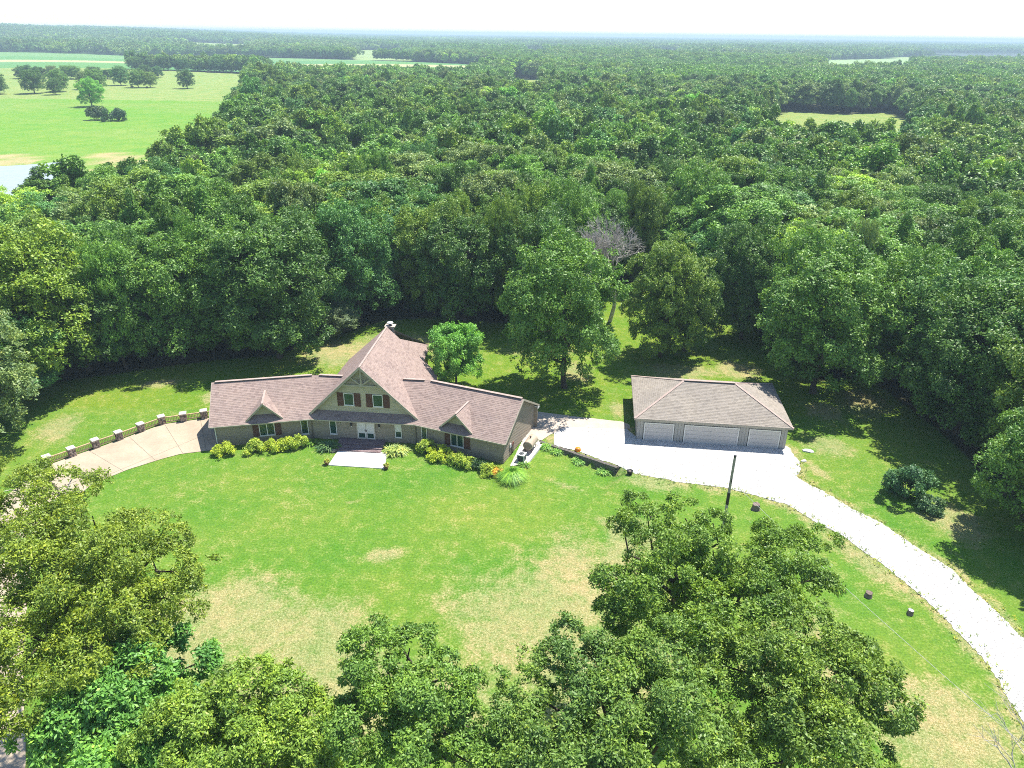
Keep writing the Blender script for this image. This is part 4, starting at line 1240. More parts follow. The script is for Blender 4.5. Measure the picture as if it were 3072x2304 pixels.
for k, (s, lab) in enumerate(((1.2, 'leafy weed clump at the upper end of the retaining wall'), (2.5, 'leafy weed clump low against the retaining wall, second from the house'), (5.2, 'leafy weed clump at the middle of the retaining wall'), (8.2, 'leafy weed clump at the tall end of the retaining wall'))):
    p = WALL_A + WU * s + WS * 0.65
    plant('weed_clump', p[0], p[1], (0.12, 0.24, 0.05), lab, 'plant', 200, 0.3, 0.5, 0.06, 0.9, 0.8, mound=0.4, seed=20 + k, group='weeds along the retaining wall')

# cattle under the pasture trees
def cow(x, y, rot, label):
    z = float(height(x, y))
    t = thing('cow', (x, y, z), label, 'cow', 'cattle in the pasture')
    c, s = math.cos(rot), math.sin(rot)
    def w(px, py, pz): return (x + px * c - py * s, y + px * s + py * c, z + pz)
    mb = MB()
    mb.tube([w(-0.95, 0, 0.95), w(-0.75, 0, 0.98), w(0, 0, 0.93), w(0.6, 0, 1.0), w(0.85, 0, 1.08), w(1.15, 0, 0.95), w(1.35, 0, 0.65), w(1.5, 0, 0.5)], [0.18, 0.34, 0.4, 0.37, 0.24, 0.17, 0.15, 0.08], 10)
    for lx in (-0.75, 0.6):
        for ly in (-0.2, 0.2):
            mb.tube([w(lx, ly, 0.85), w(lx + 0.05, ly, 0.45), w(lx, ly, 0.0)], [0.15, 0.08, 0.06], 6)
    mb.tube([w(-0.95, 0, 1.1), w(-1.1, 0, 0.6)], [0.04, 0.03], 5)
    mb.build('body', M['cow'], t)
cow(-278.5, 573, 0.4, 'dark cow standing left under the pair of pasture trees')
cow(-268, 574, 2.6, 'dark cow standing alone right of the pair of pasture trees')
cow(-284, 540, 1.2, 'dark cow beside the wide pasture tree')

# ------------------------------------------------------------------ tree builders
def rand_dirs(rng, n, zmin=-1.0):
    z = zmin + (1 - zmin) * rng.random(n); t = rng.random(n) * 2 * np.pi; r = np.sqrt(np.maximum(0, 1 - z * z))
    return np.stack([r * np.cos(t), r * np.sin(t), z], 1)

def foliage(rng, lobes, n_leaf, leaf_len, leaf_w, per=7, sub=9, zmin=-0.45, spread=1.0, inner=0.12, subr=0.30):
    """lobes: (n,6) cx cy cz rx ry rz. Leaf sprays on sub-lobes on the lobes' shells -> (verts, rand)"""
    lobes = np.asarray(lobes, float)
    area = lobes[:, 3] * lobes[:, 4] + lobes[:, 3] * lobes[:, 5]
    cs, rs, ps = [], [], []
    for L, a in zip(lobes, area):
        m = max(4, int(sub))
        d = rand_dirs(rng, m, zmin)
        rad = (subr * 0.75 + 0.24 * rng.random(m))[:, None] * L[3:6]
        c = L[:3] + d * L[3:6] * (0.58 + 0.62 * rng.random(m) ** 1.6)[:, None]
        cs.append(c); rs.append(rad); ps.append(np.repeat(L[None, :3], m, 0))
    cs = np.concatenate(cs); rs = np.concatenate(rs); ps = np.concatenate(ps)
    p = (rs[:, 0] * rs[:, 2]); p /= p.sum()
    n_sp = n_leaf // per
    k = rng.choice(len(cs), n_sp, p=p)
    d = rand_dirs(rng, n_sp, -0.55)
    out = cs[k] - ps[k]; out /= np.maximum(1e-6, np.linalg.norm(out, axis=1))[:, None]
    flip = (d * out).sum(1) < -0.25
    d[flip] = -d[flip]
    rad = np.where(rng.random(n_sp) < inner, 0.3 + 0.5 * rng.random(n_sp), 0.70 + 0.45 * rng.random(n_sp))
    c = cs[k] + d * rs[k] * rad[:, None]
    nrm = d * 0.55 + out * 0.25 + np.array([0, 0, 0.62]) + rng.normal(size=(n_sp, 3)) * 0.42
    nrm /= np.linalg.norm(nrm, axis=1)[:, None]
    # leaves of each spray
    ref = np.where(np.abs(nrm[:, 2:3]) < 0.9, np.array([[0, 0, 1.0]]), np.array([[1.0, 0, 0]]))
    t1 = np.cross(nrm, ref); t1 /= np.linalg.norm(t1, axis=1)[:, None]
    t2 = np.cross(nrm, t1)
    n = n_sp * per
    N = np.repeat(nrm, per, 0); T1 = np.repeat(t1, per, 0); T2 = np.repeat(t2, per, 0); Cc = np.repeat(c, per, 0)
    a = rng.random(n) * 2 * np.pi
    rdl = T1 * np.cos(a)[:, None] + T2 * np.sin(a)[:, None]
    lift = (rng.random(n) * 1.3 - 0.5)[:, None]
    ld = rdl + N * lift + np.array([0, 0, -0.18]); ld /= np.linalg.norm(ld, axis=1)[:, None]
    sd_ = np.cross(ld, N + rng.normal(size=(n, 3)) * 0.75); sd_ /= np.maximum(1e-6, np.linalg.norm(sd_, axis=1))[:, None]
    Ln = leaf_len * (0.65 + 0.6 * rng.random(n))[:, None]; W = leaf_w * (0.7 + 0.5 * rng.random(n))[:, None]
    b = Cc + rdl * leaf_len * 0.15 * spread + rng.normal(size=(n, 3)) * leaf_len * 0.28 * spread
    mid = b + ld * Ln * 0.55
    v = np.stack([b, mid + sd_ * W * 0.5, b + ld * Ln, mid - sd_ * W * 0.5], 1).reshape(-1, 3)
    spr = np.repeat(rng.random(n_sp), per)
    return v, np.clip(0.55 * spr + 0.45 * rng.random(n), 0, 1)

def branch_path(rng, a, b, n=5, wob=0.08):
    a = np.array(a, float); b = np.array(b, float); L = np.linalg.norm(b - a)
    pts = [a + (b - a) * t + rng.normal(size=3) * wob * L * math.sin(math.pi * t) for t in np.linspace(0, 1, n)]
    # limbs rise first, then spread
    for i, t in enumerate(np.linspace(0, 1, n)): pts[i][2] += 0.10 * L * math.sin(math.pi * t)
    return pts

def wood(rng, base, lobes, trunk_h, r0, limbs=None, lean=(0, 0)):
    mb = MB()
    base = np.array(base, float)
    top = base + np.array([lean[0], lean[1], trunk_h])
    tp = [base + np.array([0, 0, -0.3])] + [base + (top - base) * t + rng.normal(size=3) * 0.012 * trunk_h * np.array([1, 1, 0]) for t in (0.08, 0.3, 0.55, 0.8)] + [top]
    tr_ = [r0 * 1.5, r0 * 1.05, r0 * 0.9, r0 * 0.75, r0 * 0.55, r0 * 0.35]
    mb.tube(tp, tr_, 9)
    for L in (lobes if limbs is None else [lobes[i] for i in limbs]):
        h = float(np.clip(0.35 + 0.5 * rng.random(), 0, 1))
        j = base + (top - base) * h
        zmax = L[2] - 0.2 * np.hypot(L[0] - j[0], L[1] - j[1])
        if j[2] > zmax: j = base + (top - base) * max(0.25, (zmax - base[2]) / max(trunk_h, 1e-3))
        e = np.array(L[:3])
        p = branch_path(rng, j, e)
        rr_ = r0 * 0.42
        mb.tube(p, [rr_ * (1 - 0.8 * i / 4) for i in range(5)], 6, cap=False)
    return mb

def lobes_round(rng, h, r, low=0.25, n=9, squash=0.9):
    """crown of a free tree: lobes round a trunk from low*h to h"""
    L = []
    zc = h * (low + 1) / 2; rz = h * (1 - low) / 2
    L.append((0, 0, zc + rz * 0.25, r * 0.62, r * 0.62, rz * 0.66))
    for i in range(n):
        a = i * 2.399 + rng.random() * 0.8
        t = (i + 0.5) / n
        z = zc - rz * 0.75 + 1.5 * rz * t
        prof = math.sqrt(max(0.05, 1 - ((z - zc) / (rz * 1.05)) ** 2))
        rr_ = r * (0.33 + 0.16 * rng.random())
        d = max(0.0, r * prof - rr_ * 0.75)
        L.append((d * math.cos(a), d * math.sin(a), z, rr_, rr_, rr_ * squash))
    return L

# ------------------------------------------------------------------ template trees (meshes shared by the copies)
TMPL = []
def template(seed, h, r, low, n, n_leaf, ll, lw, sub=9):
    rng = np.random.default_rng(seed)
    lob = lobes_round(rng, h, r, low, n)
    v, q = foliage(rng, lob, n_leaf, ll, lw, sub=sub)
    cm = quads_mesh('crown', v, q); cm.materials.append(M['leaf'])
    wm = wood(rng, (0, 0, 0), lob, h * 0.72, h * 0.017, limbs=range(0, len(lob), 2)).mesh('trunk'); wm.materials.append(M['bark'])
    return cm, wm
for k, (r_, low_, n_) in enumerate(((4.8, 0.22, 12), (5.4, 0.34, 10), (4.1, 0.15, 15), (5.0, 0.28, 8), (4.5, 0.40, 13), (5.7, 0.25, 16), (3.7, 0.12, 11))):
    TMPL.append(template(100 + k, 17.0, r_, low_, n_, 38000, 0.33, 0.17, sub=11 + k % 4))
EDGE = [template(200 + k, 17.0, 6.3, 0.03, 22, 64000, 0.31, 0.16, sub=13) for k in range(3)]

def put_tree(tm, x, y, h, r, color, label, cat='tree', group=None, name='oak_tree', rot=None, ref=(17.0, 4.8)):
    z = float(height(x, y))
    t = thing(name, (x, y, z), label, cat, group)
    s = (r / ref[1], r / ref[1], h / ref[0])
    rot = RNG.random() * 6.283 if rot is None else rot
    for nm, me in (('crown', tm[0]), ('trunk', tm[1])):
        o = bpy.data.objects.new(nm, me)
        o.scale = s; o.rotation_euler = (0.05 * math.sin(7 * rot), 0.05 * math.cos(5 * rot), rot)
        COL.objects.link(o); o.parent = t
        if nm == 'crown': o.color = (*color, 1)
    return t

DARK, MID, GREY, LIM, BLUE, OLIVE, BRIGHT = (0.050, 0.103, 0.022), (0.076, 0.148, 0.027), (0.105, 0.152, 0.052), (0.155, 0.240, 0.030), (0.060, 0.138, 0.040), (0.094, 0.150, 0.026), (0.105, 0.235, 0.036)
# named trees at the edge of the wood
ER = (17.0, 6.3)
NAMED = [
 (EDGE[0], 6.6, 83.1, 19.3, 6.8, MID, 'tall oak standing alone on the lawn between house and garage'),
 (EDGE[1], 20.4, 93.4, 16.2, 5.4, OLIVE, 'oak on the back lawn left of the garage roof, before the dead tree'),
 (EDGE[2], 24.2, 95.5, 14.5, 4.2, DARK, 'slimmer oak close beside the back-lawn oak behind the garage'),
 (EDGE[0], 37.5, 82.5, 18.2, 7.4, MID, 'broad oak spreading behind the right corner of the garage'),
 (EDGE[1], 50.0, 72.5, 17.0, 6.8, DARK, 'dark oak at the wood edge right of the garage'),
 (EDGE[2], 47.0, 53.5, 14.5, 5.4, MID, 'oak at the right edge of the wood beyond the gravel bend'),
 (EDGE[1], -56.3, 67.1, 16.5, 6.4, GREY, 'pale grey-green tree at the far left beside the fence lawn'),
 (EDGE[2], -58.0, 82.0, 21.0, 8.2, tuple(np.array(LIM) * 0.72), 'tall yellow-green tree behind the fence lawn at the left edge'),
 (EDGE[0], -31.6, 91.5, 18.5, 7.8, DARK, 'big dark oak behind the left wing of the house'),
 (EDGE[2], -44.5, 91.0, 17.5, 6.6, MID, 'oak behind the fence lawn left of the big dark oak'),
 (EDGE[1], 33.5, 100.5, 17.0, 5.4, DARK, 'dark oak at the back lawn corner behind the garage'),
 (EDGE[2], -7.5, 106.5, 17.0, 6.5, DARK, 'oak at the wood edge directly behind the chimney'),
 (EDGE[0], 3.0, 104.0, 18.0, 6.0, DARK, 'dark oak at the wood edge behind the small bright tree'),
 (EDGE[1], 53.0, 62.0, 18.0, 6.5, OLIVE, 'olive oak above the round shrub right of the drive'),
]
for a in NAMED: put_tree(*a, ref=ER)
rngb = np.random.default_rng(55)
lob = lobes_round(rngb, 8.0, 3.3, 0.12, 16)
v, q = foliage(rngb, lob, 40000, 0.24, 0.12, sub=12)
cm = quads_mesh('crown', v, q); cm.materials.append(M['leaf'])
wm = wood(rngb, (0, 0, 0), lob, 5.2, 0.14, limbs=range(0, 16, 2)).mesh('trunk'); wm.materials.append(M['bark'])
put_tree((cm, wm), -6.9, 82.9, 8.3, 3.35, (0.105, 0.235, 0.040), 'small bright green tree behind the right wing of the house', ref=(8.0, 3.3), name='small_tree')
put_tree((cm, wm), -25.6, 99.5, 4.6, 3.0, (0.085, 0.12, 0.06), 'pale small tree at the wood edge left of the chimney', ref=(8.0, 3.3), name='small_tree')

def shrub(name, x, y, parts, color, n, ll, lw, label, cat='shrub', group=None, seed=0, mat='leaf_shrub'):
    """parts: (dx, dy, r, h) mounds"""
    rng = np.random.default_rng(seed + 300)
    z = float(height(x, y))
    t = thing(name, (x, y, z), label, cat, group)
    L = [(x + dx, y + dy, z + h * 0.5, r, r, h * 0.52) for dx, dy, r, h in parts]
    v, q = foliage(rng, L, n, ll, lw, sub=12, zmin=-0.7, inner=0.2)
    v[:, 2] = np.maximum(v[:, 2], z + 0.02)
    o = mesh_obj('crown', quads_mesh('crown', v, q), M[mat], t); o.color = (*color, 1)
    mb = MB()
    for k, l in enumerate(L):
        for j in range(3):
            a = rng.random() * 6.28
            mb.tube([(l[0], l[1], z - 0.05), (l[0] + 0.4 * l[3] * math.cos(a), l[1] + 0.4 * l[3] * math.sin(a), z + l[5] * 1.3)], [0.03, 0.012], 5)
    mb.build('stems', M['bark'], t)
    return t
SG = 'shrubs along the house front'
shrub('shrub', -30.05, 66.15, [(0, 0, 0.95, 1.0), (0.45, 0.05, 0.6, 0.9), (-0.45, 0.05, 0.6, 0.85)], YEL, 3600, 0.2, 0.085, 'round yellow shrub standing alone at the left end of the house', group=SG, seed=1)
shrub('shrub', -26.9, 66.75, [(0, 0, 0.9, 1.1), (-0.6, 0.1, 0.6, 0.9)], LIME, 3200, 0.2, 0.085, 'yellow-green shrub under the left double window, first of the joined row', group=SG, seed=2)
shrub('shrub', -25.45, 66.95, [(0, 0, 0.85, 1.15), (0.4, 0.1, 0.6, 1.0)], YEL, 3000, 0.2, 0.085, 'yellow shrub in the middle of the joined row left of the steps', group=SG, seed=3)
shrub('shrub', -24.0, 67.35, [(0, 0, 0.85, 1.2), (0.4, 0.1, 0.65, 1.1)], YEL, 3000, 0.2, 0.085, 'golden shrub in the joined row below the blank wall', group=SG, seed=4)
shrub('shrub', -22.75, 67.75, [(0, 0, 0.75, 1.25), (0.3, 0.15, 0.6, 1.0)], LIME, 2800, 0.2, 0.085, 'yellow shrub ending the joined row under the narrow left window', group=SG, seed=5)
shrub('shrub', -9.0, 66.9, [(0, 0, 0.75, 1.35), (-0.4, 0.2, 0.5, 1.0)], LIME, 2600, 0.24, 0.09, 'loose light green shrub under the narrow right window', group=SG, seed=6)
shrub('shrub', -7.7, 65.95, [(0, 0, 1.0, 1.05), (0.8, -0.25, 0.7, 0.9), (-0.7, 0.2, 0.6, 0.8)], YEL, 3600, 0.22, 0.09, 'wide yellow shrub left of the right double window', group=SG, seed=7)
shrub('shrub', -5.3, 64.75, [(0, 0, 0.95, 1.05), (0.8, -0.35, 0.75, 0.95), (-0.6, 0.2, 0.6, 0.9)], LIME, 3600, 0.22, 0.09, 'yellow-green shrub under the right double window', group=SG, seed=8)
shrub('shrub', -2.2, 62.95, [(0, 0, 0.8, 0.9), (0.6, -0.2, 0.6, 0.8)], LIME, 2600, 0.2, 0.085, 'low shrub before the right front corner of the house', group=SG, seed=9)
shrub('shrub', -1.2, 62.5, [(0, 0, 0.45, 0.8)], (0.40, 0.26, 0.06), 1100, 0.18, 0.08, 'small orange-tinted shrub beside the fountain grass', group=SG, seed=10)
shrub('shrub', -3.6, 64.2, [(0, 0, 0.7, 0.8), (0.8, -0.4, 0.6, 0.7)], DGR, 2200, 0.2, 0.085, 'dark low shrub in the wall shade near the right corner', group=SG, seed=11)
shrub('round_shrub', 37.9, 59.3, [(0, 0, 1.7, 3.4), (0.4, 0.5, 1.2, 2.6), (1.6, 0.9, 1.3, 3.0)], (0.045, 0.105, 0.04), 12000, 0.26, 0.13, 'round dark green shrub on the grass right of the gravel drive', seed=12, mat='leaf')
shrub('round_shrub', 39.3, 57.6, [(0, 0, 0.9, 1.5), (0.3, -0.5, 0.6, 1.0)], (0.05, 0.10, 0.04), 4500, 0.24, 0.12, 'smaller low shrub just before the round dark shrub', seed=13, mat='leaf')

# bare trees
def bare_tree(name, x, y, h, label, mat, seed, r0, spread=0.5, depth=5, cat='tree', z=None, n_child=3):
    rng = np.random.default_rng(seed)
    z = float(height(x, y)) if z is None else z
    t = thing(name, (x, y, z), label, cat)
    trunk, twigs = MB(), MB()
    def grow(p, d, L, r, lev):
        q = p + d * L * 0.5 + rng.normal(size=3) * L * 0.04
        e = q + (d + np.array([0, 0, 0.05]) + rng.normal(size=3) * 0.12) * L * 0.5
        (trunk if lev < 2 else twigs).tube([p, q, e], [r, r * 0.85, r * 0.68], 6 if lev < 2 else 4, cap=False)
        if lev >= depth: return
        for k in range(n_child + (1 if lev > 1 else 0)):
            dd = d + rng.normal(size=3) * spread + np.array([0, 0, 0.12]); dd /= np.linalg.norm(dd)
            s = p + (e - p) * (0.55 + 0.45 * rng.random()) if k else e
            grow(s, dd, L * (0.62 + 0.2 * rng.random()), r * 0.6, lev + 1)
    grow(np.array((x, y, z - 0.2)), np.array((0, 0, 1.0)), h * 0.36, r0, 0)
    trunk.build('trunk', mat, t); twigs.build('twigs', mat, t)
    return t
bare_tree('dead_tree', 15.0, 107.0, 15.5, 'leafless pale grey dead tree among the oaks behind the garage', M['dead_wood'], 3, 0.34, 0.42, 6)
bare_tree('dead_sapling', 28.6, 27.0, 9.5, 'bare grey sapling before the drive at the lower right corner', M['dead_wood'], 8, 0.09, 0.38, 4, n_child=2)
bare_tree('dead_sapling', 24.2, 24.8, 7.0, 'bare brown branching snag at the bottom edge right of the oaks', M['dead_wood'], 12, 0.10, 0.6, 4, n_child=2)

# understory along the edge of the wood
ur = np.random.default_rng(91)
for i_ in range(3, len(LAWN) - 2):
    a_, b_ = V2(*LAWN[i_]), V2(*LAWN[i_ + 1])
    L_ = float(np.linalg.norm(b_ - a_)); n_out = -perp((b_ - a_) / L_) * -1.0
    for k_ in range(max(1, int(L_ / 3.4))):
        p_ = a_ + (b_ - a_) * ur.random() + n_out * (0.8 + 5.0 * ur.random())
        if inside(np.array([p_[0]]), np.array([p_[1]]), LAWN)[0]: continue
        h_ = 2.4 + 3.2 * ur.random()
        zone = 'left of the house' if p_[0] < -34 else 'behind the house' if p_[0] < 9 else 'behind the garage' if p_[0] < 38 else 'right of the garage'
        put_tree((cm, wm), p_[0], p_[1], h_, 1.5 + 1.4 * ur.random(), tuple(np.array((MID, DARK, GREY, OLIVE)[int(ur.integers(0, 4))]) * (0.9 + 0.5 * ur.random())),
                 'low leafy sapling at the shaded wood edge %s' % zone, group='saplings at the wood edge %s' % zone, ref=(8.0, 3.3), name='sapling')

# ------------------------------------------------------------------ foreground oaks with their own crowns
FRONT = {
 'T1': ([10.76, 32.47], [(-2.96, 1.82, 15.2, 1.41), (-4.29, 2.38, 14.61, 0.71), (-2.97, 5.9, 13.64, 0.77), (-0.99, 1.46, 15.65, 1.22), (0.42, 0.92, 15.75, 1.02), (-2.54, -1.46, 15.38, 2.04), (-0.14, -1.44, 15.7, 1.67), (1.54, -2.49, 15.37, 1.92), (3.76, -0.94, 15.06, 1.62), (6.9, 2.32, 13.18, 1.34), (5.68, -1.6, 14.08, 1.37), (-5.2, -2.01, 14.26, 0.76), (-4.43, -3.4, 14.26, 1.86), (-1.77, -3.78, 14.94, 1.97), (1.54, -4.45, 14.7, 1.88), (-0.44, -5.18, 14.46, 1.95), (-5.37, -3.77, 13.67, 0.99)]),
 'T2': ([14.48, 26.1], [(-0.38, 0.62, 14.77, 1.49), (0.83, -0.78, 14.74, 1.47), (1.45, -1.92, 14.51, 1.46), (2.07, -3.55, 13.96, 1.01), (1.39, -3.17, 14.21, 1.55), (-0.4, -3.06, 14.33, 2.23), (-1.9, -1.45, 14.52, 2.01), (0.21, -4.82, 13.65, 1.63), (-1.67, -4.76, 13.54, 2.17), (-3.38, -3.29, 13.7, 2.19), (-4.42, -1.05, 13.78, 1.9), (-3.64, -5.27, 12.77, 2.04)]),
 'T3': ([5.55, 25.14], [(-2.86, 1.2, 14.32, 0.84), (-4.45, 0.15, 13.82, 0.69), (-3.51, -0.06, 14.19, 0.82), (-2.31, -0.88, 14.5, 1.34), (-0.83, -1.3, 14.68, 1.55), (1.15, -0.5, 14.72, 1.7), (1.39, -2.7, 14.34, 2.08), (-1.42, -3.3, 14.16, 1.93), (-3.54, -3.34, 13.63, 1.62), (-0.04, -4.68, 13.71, 2.02), (-2.29, -4.87, 13.37, 1.8), (2.12, -4.21, 13.7, 1.95), (-4.48, -1.7, 13.66, 0.89), (-5.19, -2.6, 13.13, 1.1), (-4.71, -4.26, 12.8, 1.3)]),
 'T4': ([-4.7, 25.89], [(-1.33, 1.34, 13.6, 0.87), (-2.6, -0.08, 13.43, 1.0), (0.03, 0.02, 13.8, 1.05), (-0.86, -1.26, 13.67, 1.61), (1.96, -0.44, 13.58, 0.51), (1.72, -1.82, 13.46, 1.13), (3.29, -2.02, 12.98, 1.36), (0.6, -2.96, 13.3, 1.79), (-1.28, -3.31, 13.11, 1.68), (3.95, -3.31, 12.34, 1.01), (0.47, -4.54, 12.66, 1.76), (4.57, -3.75, 11.88, 1.24), (3.01, -4.64, 12.12, 1.11), (2.4, -2.74, 13.07, 0.9)]),
 'T5': ([-12.89, 25.03], [(1.34, -0.27, 12.7, 1.17), (2.66, -0.12, 12.41, 1.21), (0.31, -0.99, 12.74, 1.45), (-1.06, -1.31, 12.64, 1.22), (-1.48, -2.71, 12.27, 1.57), (1.08, -2.82, 12.3, 2.0), (3.34, -2.03, 11.96, 1.77), (0.23, -3.91, 11.96, 1.88), (4.42, -1.02, 11.67, 1.32), (3.03, -3.59, 11.59, 1.98), (5.51, -2.49, 10.79, 1.66)]),
 'T6': ([-19.83, 26.09], [(0.88, 0.9, 11.71, 1.23), (2.6, 1.29, 11.34, 1.5), (3.97, 1.71, 10.77, 1.09), (-0.06, -0.35, 11.79, 1.22), (2.13, -0.63, 11.53, 1.99), (1.04, -1.98, 11.53, 1.97), (-0.55, -2.85, 11.34, 1.59), (3.52, -2.05, 10.89, 1.81), (1.15, -3.64, 11.0, 2.07), (3.13, -3.7, 10.51, 2.05)]),
 'T7': ([-24.5, 32.25], [(-8.24, 9.5, 12.95, 1.69), (-1.62, 3.19, 15.81, 1.9), (-3.12, 1.51, 15.84, 2.36), (1.85, 0.52, 16.16, 2.05), (4.36, -0.28, 15.56, 1.56), (6.01, 0.21, 14.91, 1.19), (0.81, -2.04, 16.11, 2.71), (4.14, -2.4, 15.42, 2.34), (6.32, -2.08, 14.59, 2.05), (7.61, -1.35, 14.0, 1.05), (8.04, -3.3, 13.39, 0.97), (6.06, -3.98, 14.28, 1.47), (0.81, -4.23, 15.59, 2.36), (3.78, -4.59, 14.94, 2.55), (1.61, -6.33, 14.66, 2.3), (3.72, -6.97, 13.9, 2.5), (5.57, -6.03, 13.71, 1.84), (2.18, -8.08, 13.6, 1.99), (7.13, -5.27, 13.28, 0.68)]),
}
FRONT_INFO = {
 'T1': ((0.090, 0.152, 0.022), 'tall oak crown directly before the foot of the utility pole', 17.0, 105000, 0.175, 0.08),
 'T2': ((0.098, 0.154, 0.026), 'olive oak crown at the lower right beside the gravel bend', 16.0, 92000, 0.175, 0.08),
 'T3': ((0.090, 0.150, 0.030), 'green oak crown at the bottom centre right with a finger-like top branch', 16.0, 92000, 0.175, 0.08),
 'T4': ((0.092, 0.162, 0.028), 'leafy oak with a pointed top at the bottom centre of the lawn', 15.0, 78000, 0.175, 0.08),
 'T5': ((0.124, 0.190, 0.028), 'yellow-green tree crown at the bottom between the blue-green tree and pointed oak', 14.0, 78000, 0.175, 0.08),
 'T6': ((0.082, 0.182, 0.036), 'blue-green broad-leaved tree at the bottom left corner', 13.0, 66000, 0.24, 0.12),
 'T7': ((0.116, 0.160, 0.019), 'large golden-green oak at the left edge before the concrete drive', 17.5, 125000, 0.175, 0.08),
}
for key, (c, L) in FRONT.items():
    color, label, h, n, ll, lw = FRONT_INFO[key]
    rng = np.random.default_rng(hash(key[1]) % 1000 if False else 900 + int(key[1]))
    t = thing('oak_tree' if key not in ('T5', 'T6') else 'broadleaf_tree', (c[0], c[1], 0), label, 'tree', 'trees along the front edge of the lawn')
    lob = []
    for dx, dy, z, r in L:
        lob.append((c[0] + dx, c[1] + dy, z, r, r, r * 0.8))
    low = []
    for dx, dy, z, r in L:
        k = 0.72
        low.append((c[0] + dx * k, c[1] + dy * k, z - 2.6 - 1.2 * rng.random(), max(0.9, r * 0.95), max(0.9, r * 0.95), r * 0.7))
    v1, q1 = foliage(rng, lob, int(n * 0.78), ll, lw, sub=13, zmin=-0.5, inner=0.06, subr=0.24)
    v2, q2 = foliage(rng, low, int(n * 0.22), ll, lw, sub=8, zmin=-0.3, inner=0.1)
    o = mesh_obj('crown', quads_mesh('crown', np.concatenate([v1, v2]), np.concatenate([q1, q2])), M['leaf_oak'] if key != 'T6' else M['leaf'], t)
    o.color = (*color, 1)
    wood(rng, (c[0], c[1], 0), lob, h * 0.74, 0.34 if key != 'T1' else 0.4).build('trunk', M['bark'], t)
    if key == 'T7':
        tw = MB()
        for (a, b) in (((-27.6, 35.2, 14.6), (-25.6, 36.6, 15.9)), ((-27.6, 35.2, 14.6), (-28.6, 36.2, 16.2)), ((-27.0, 35.6, 14.9), (-26.2, 35.0, 16.3)), ((-26.6, 36.0, 15.2), (-25.2, 36.0, 15.7)), ((-28.2, 35.7, 15.4), (-29.2, 35.2, 16.0)), ((-26.0, 36.2, 15.6), (-25.7, 37.0, 16.3))):
            p = branch_path(rng, a, b, 4, 0.1)
            tw.tube(p, [0.06, 0.045, 0.03, 0.012], 5)
        d = tw.build('dead_branch', M['dead_wood'], t); d['label'] = 'bleached bare branch sticking out of the crown'

# ------------------------------------------------------------------ the wood: nearest trees one by one, the rest as one mass
GAPS = [LAWN, PASTURE, CROP, CLEAR_SMALL, MEADOW, FIELD_RIGHT, LAKE_VIEW] + FAR_GAPS
def scatter(lo, hi, step, jit, rng, half=0.86):
    xs = np.arange(-hi * half - step, hi * half + step, step); ys = np.arange(0, hi + step, step * 0.9)
    X, Y = np.meshgrid(xs, ys)
    X = X + (np.arange(len(ys)) % 2)[:, None] * step * 0.5
    X = X + rng.normal(size=X.shape) * jit * step; Y = Y + rng.normal(size=Y.shape) * jit * step
    X, Y = X.ravel(), Y.ravel()
    d = np.hypot(X, Y)
    k = (d >= lo) & (d < hi) & (np.abs(X) < half * Y + 14) & (Y > 30)
    X, Y = X[k], Y[k]
    bad = np.zeros(len(X), bool)
    for g in GAPS: bad |= inside(X, Y, g)
    return X[~bad], Y[~bad]
rw_ = np.random.default_rng(77)
X, Y = scatter(0, 560, 6.9, 0.22, rw_)
keep = np.ones(len(X), bool)
for a in NAMED:
    keep &= np.hypot(X - a[1], Y - a[2]) > a[4] * 0.55
keep &= ~((np.hypot(X + 6.9, Y - 83) < 5) | (np.hypot(X - 15.0, Y - 107) < 7.5) | (np.hypot(X + 25.6, Y - 99.5) < 3.5))
keep &= ~((Y < 64) & (X < 0)) & ~((Y < 46) & (X > 0))
# trees standing before the pond and pasture stay low enough to see past
X, Y = X[keep], Y[keep]
D = np.hypot(X, Y)
order = np.argsort(D); X, Y, D = X[order], Y[order], D[order]
hgt = 14.2 + 4.0 * vnoise(X, Y, 28, 60) + rw_.normal(size=len(X)) * 1.6 - 1.5 * (D > 330)
hgt[(X < -60) & (Y < 190)] *= 0.88
rad = np.clip(4.3 + rw_.normal(size=len(X)) * 1.0, 2.7, 6.6)
TONES = [MID, DARK, OLIVE, GREY, BLUE, LIM, BRIGHT]
tn = vnoise(X, Y, 17, 61) * 0.6 + rw_.random(len(X)) * 0.55
ti = np.where(tn < 0.38, 1, np.where(tn < 0.62, 0, np.where(tn < 0.76, 2, np.where(tn < 0.86, 3, np.where(tn < 0.94, 4, np.where(tn < 1.02, 5, 6))))))
# seen from the drone: only trees inside the view wedge are copied one by one
wedge = np.abs(X) < 0.735 * Y + 9
ids = [i for i in range(len(X)) if wedge[i]][:288]
single = set(ids)
tone_word = ['mid-green', 'dark green', 'olive green', 'grey-green', 'blue-green', 'yellow-green', 'bright green']
for i in ids:
    x, y = X[i], Y[i]
    zone = ('left of the house beyond the fence lawn' if x < -34 else 'behind the house' if x < 9 else 'behind the garage' if x < 38 else 'right of the garage')
    lab = '%s broadleaf tree in the thick wood %s' % (tone_word[ti[i]], zone)
    col = np.array(TONES[ti[i]]) * (0.8 + 0.55 * rw_.random())
    edge = any(bool(inside(np.array([x + ex]), np.array([y + ey]), LAWN)[0]) for ex, ey in ((7, 0), (-7, 0), (0, -8), (5, -5), (-5, -5)))
    tm, rf = (EDGE[int(rw_.integers(0, 3))], (17.0, 6.3)) if edge else (TMPL[int(rw_.integers(0, 7))], (17.0, 4.8))
    put_tree(tm, x, y, hgt[i], rad[i] * 1.12 * (0.8 + 0.5 * rw_.random()), tuple(col), lab, group='%s trees %s' % (tone_word[ti[i]], zone), name='broadleaf_tree', ref=rf)

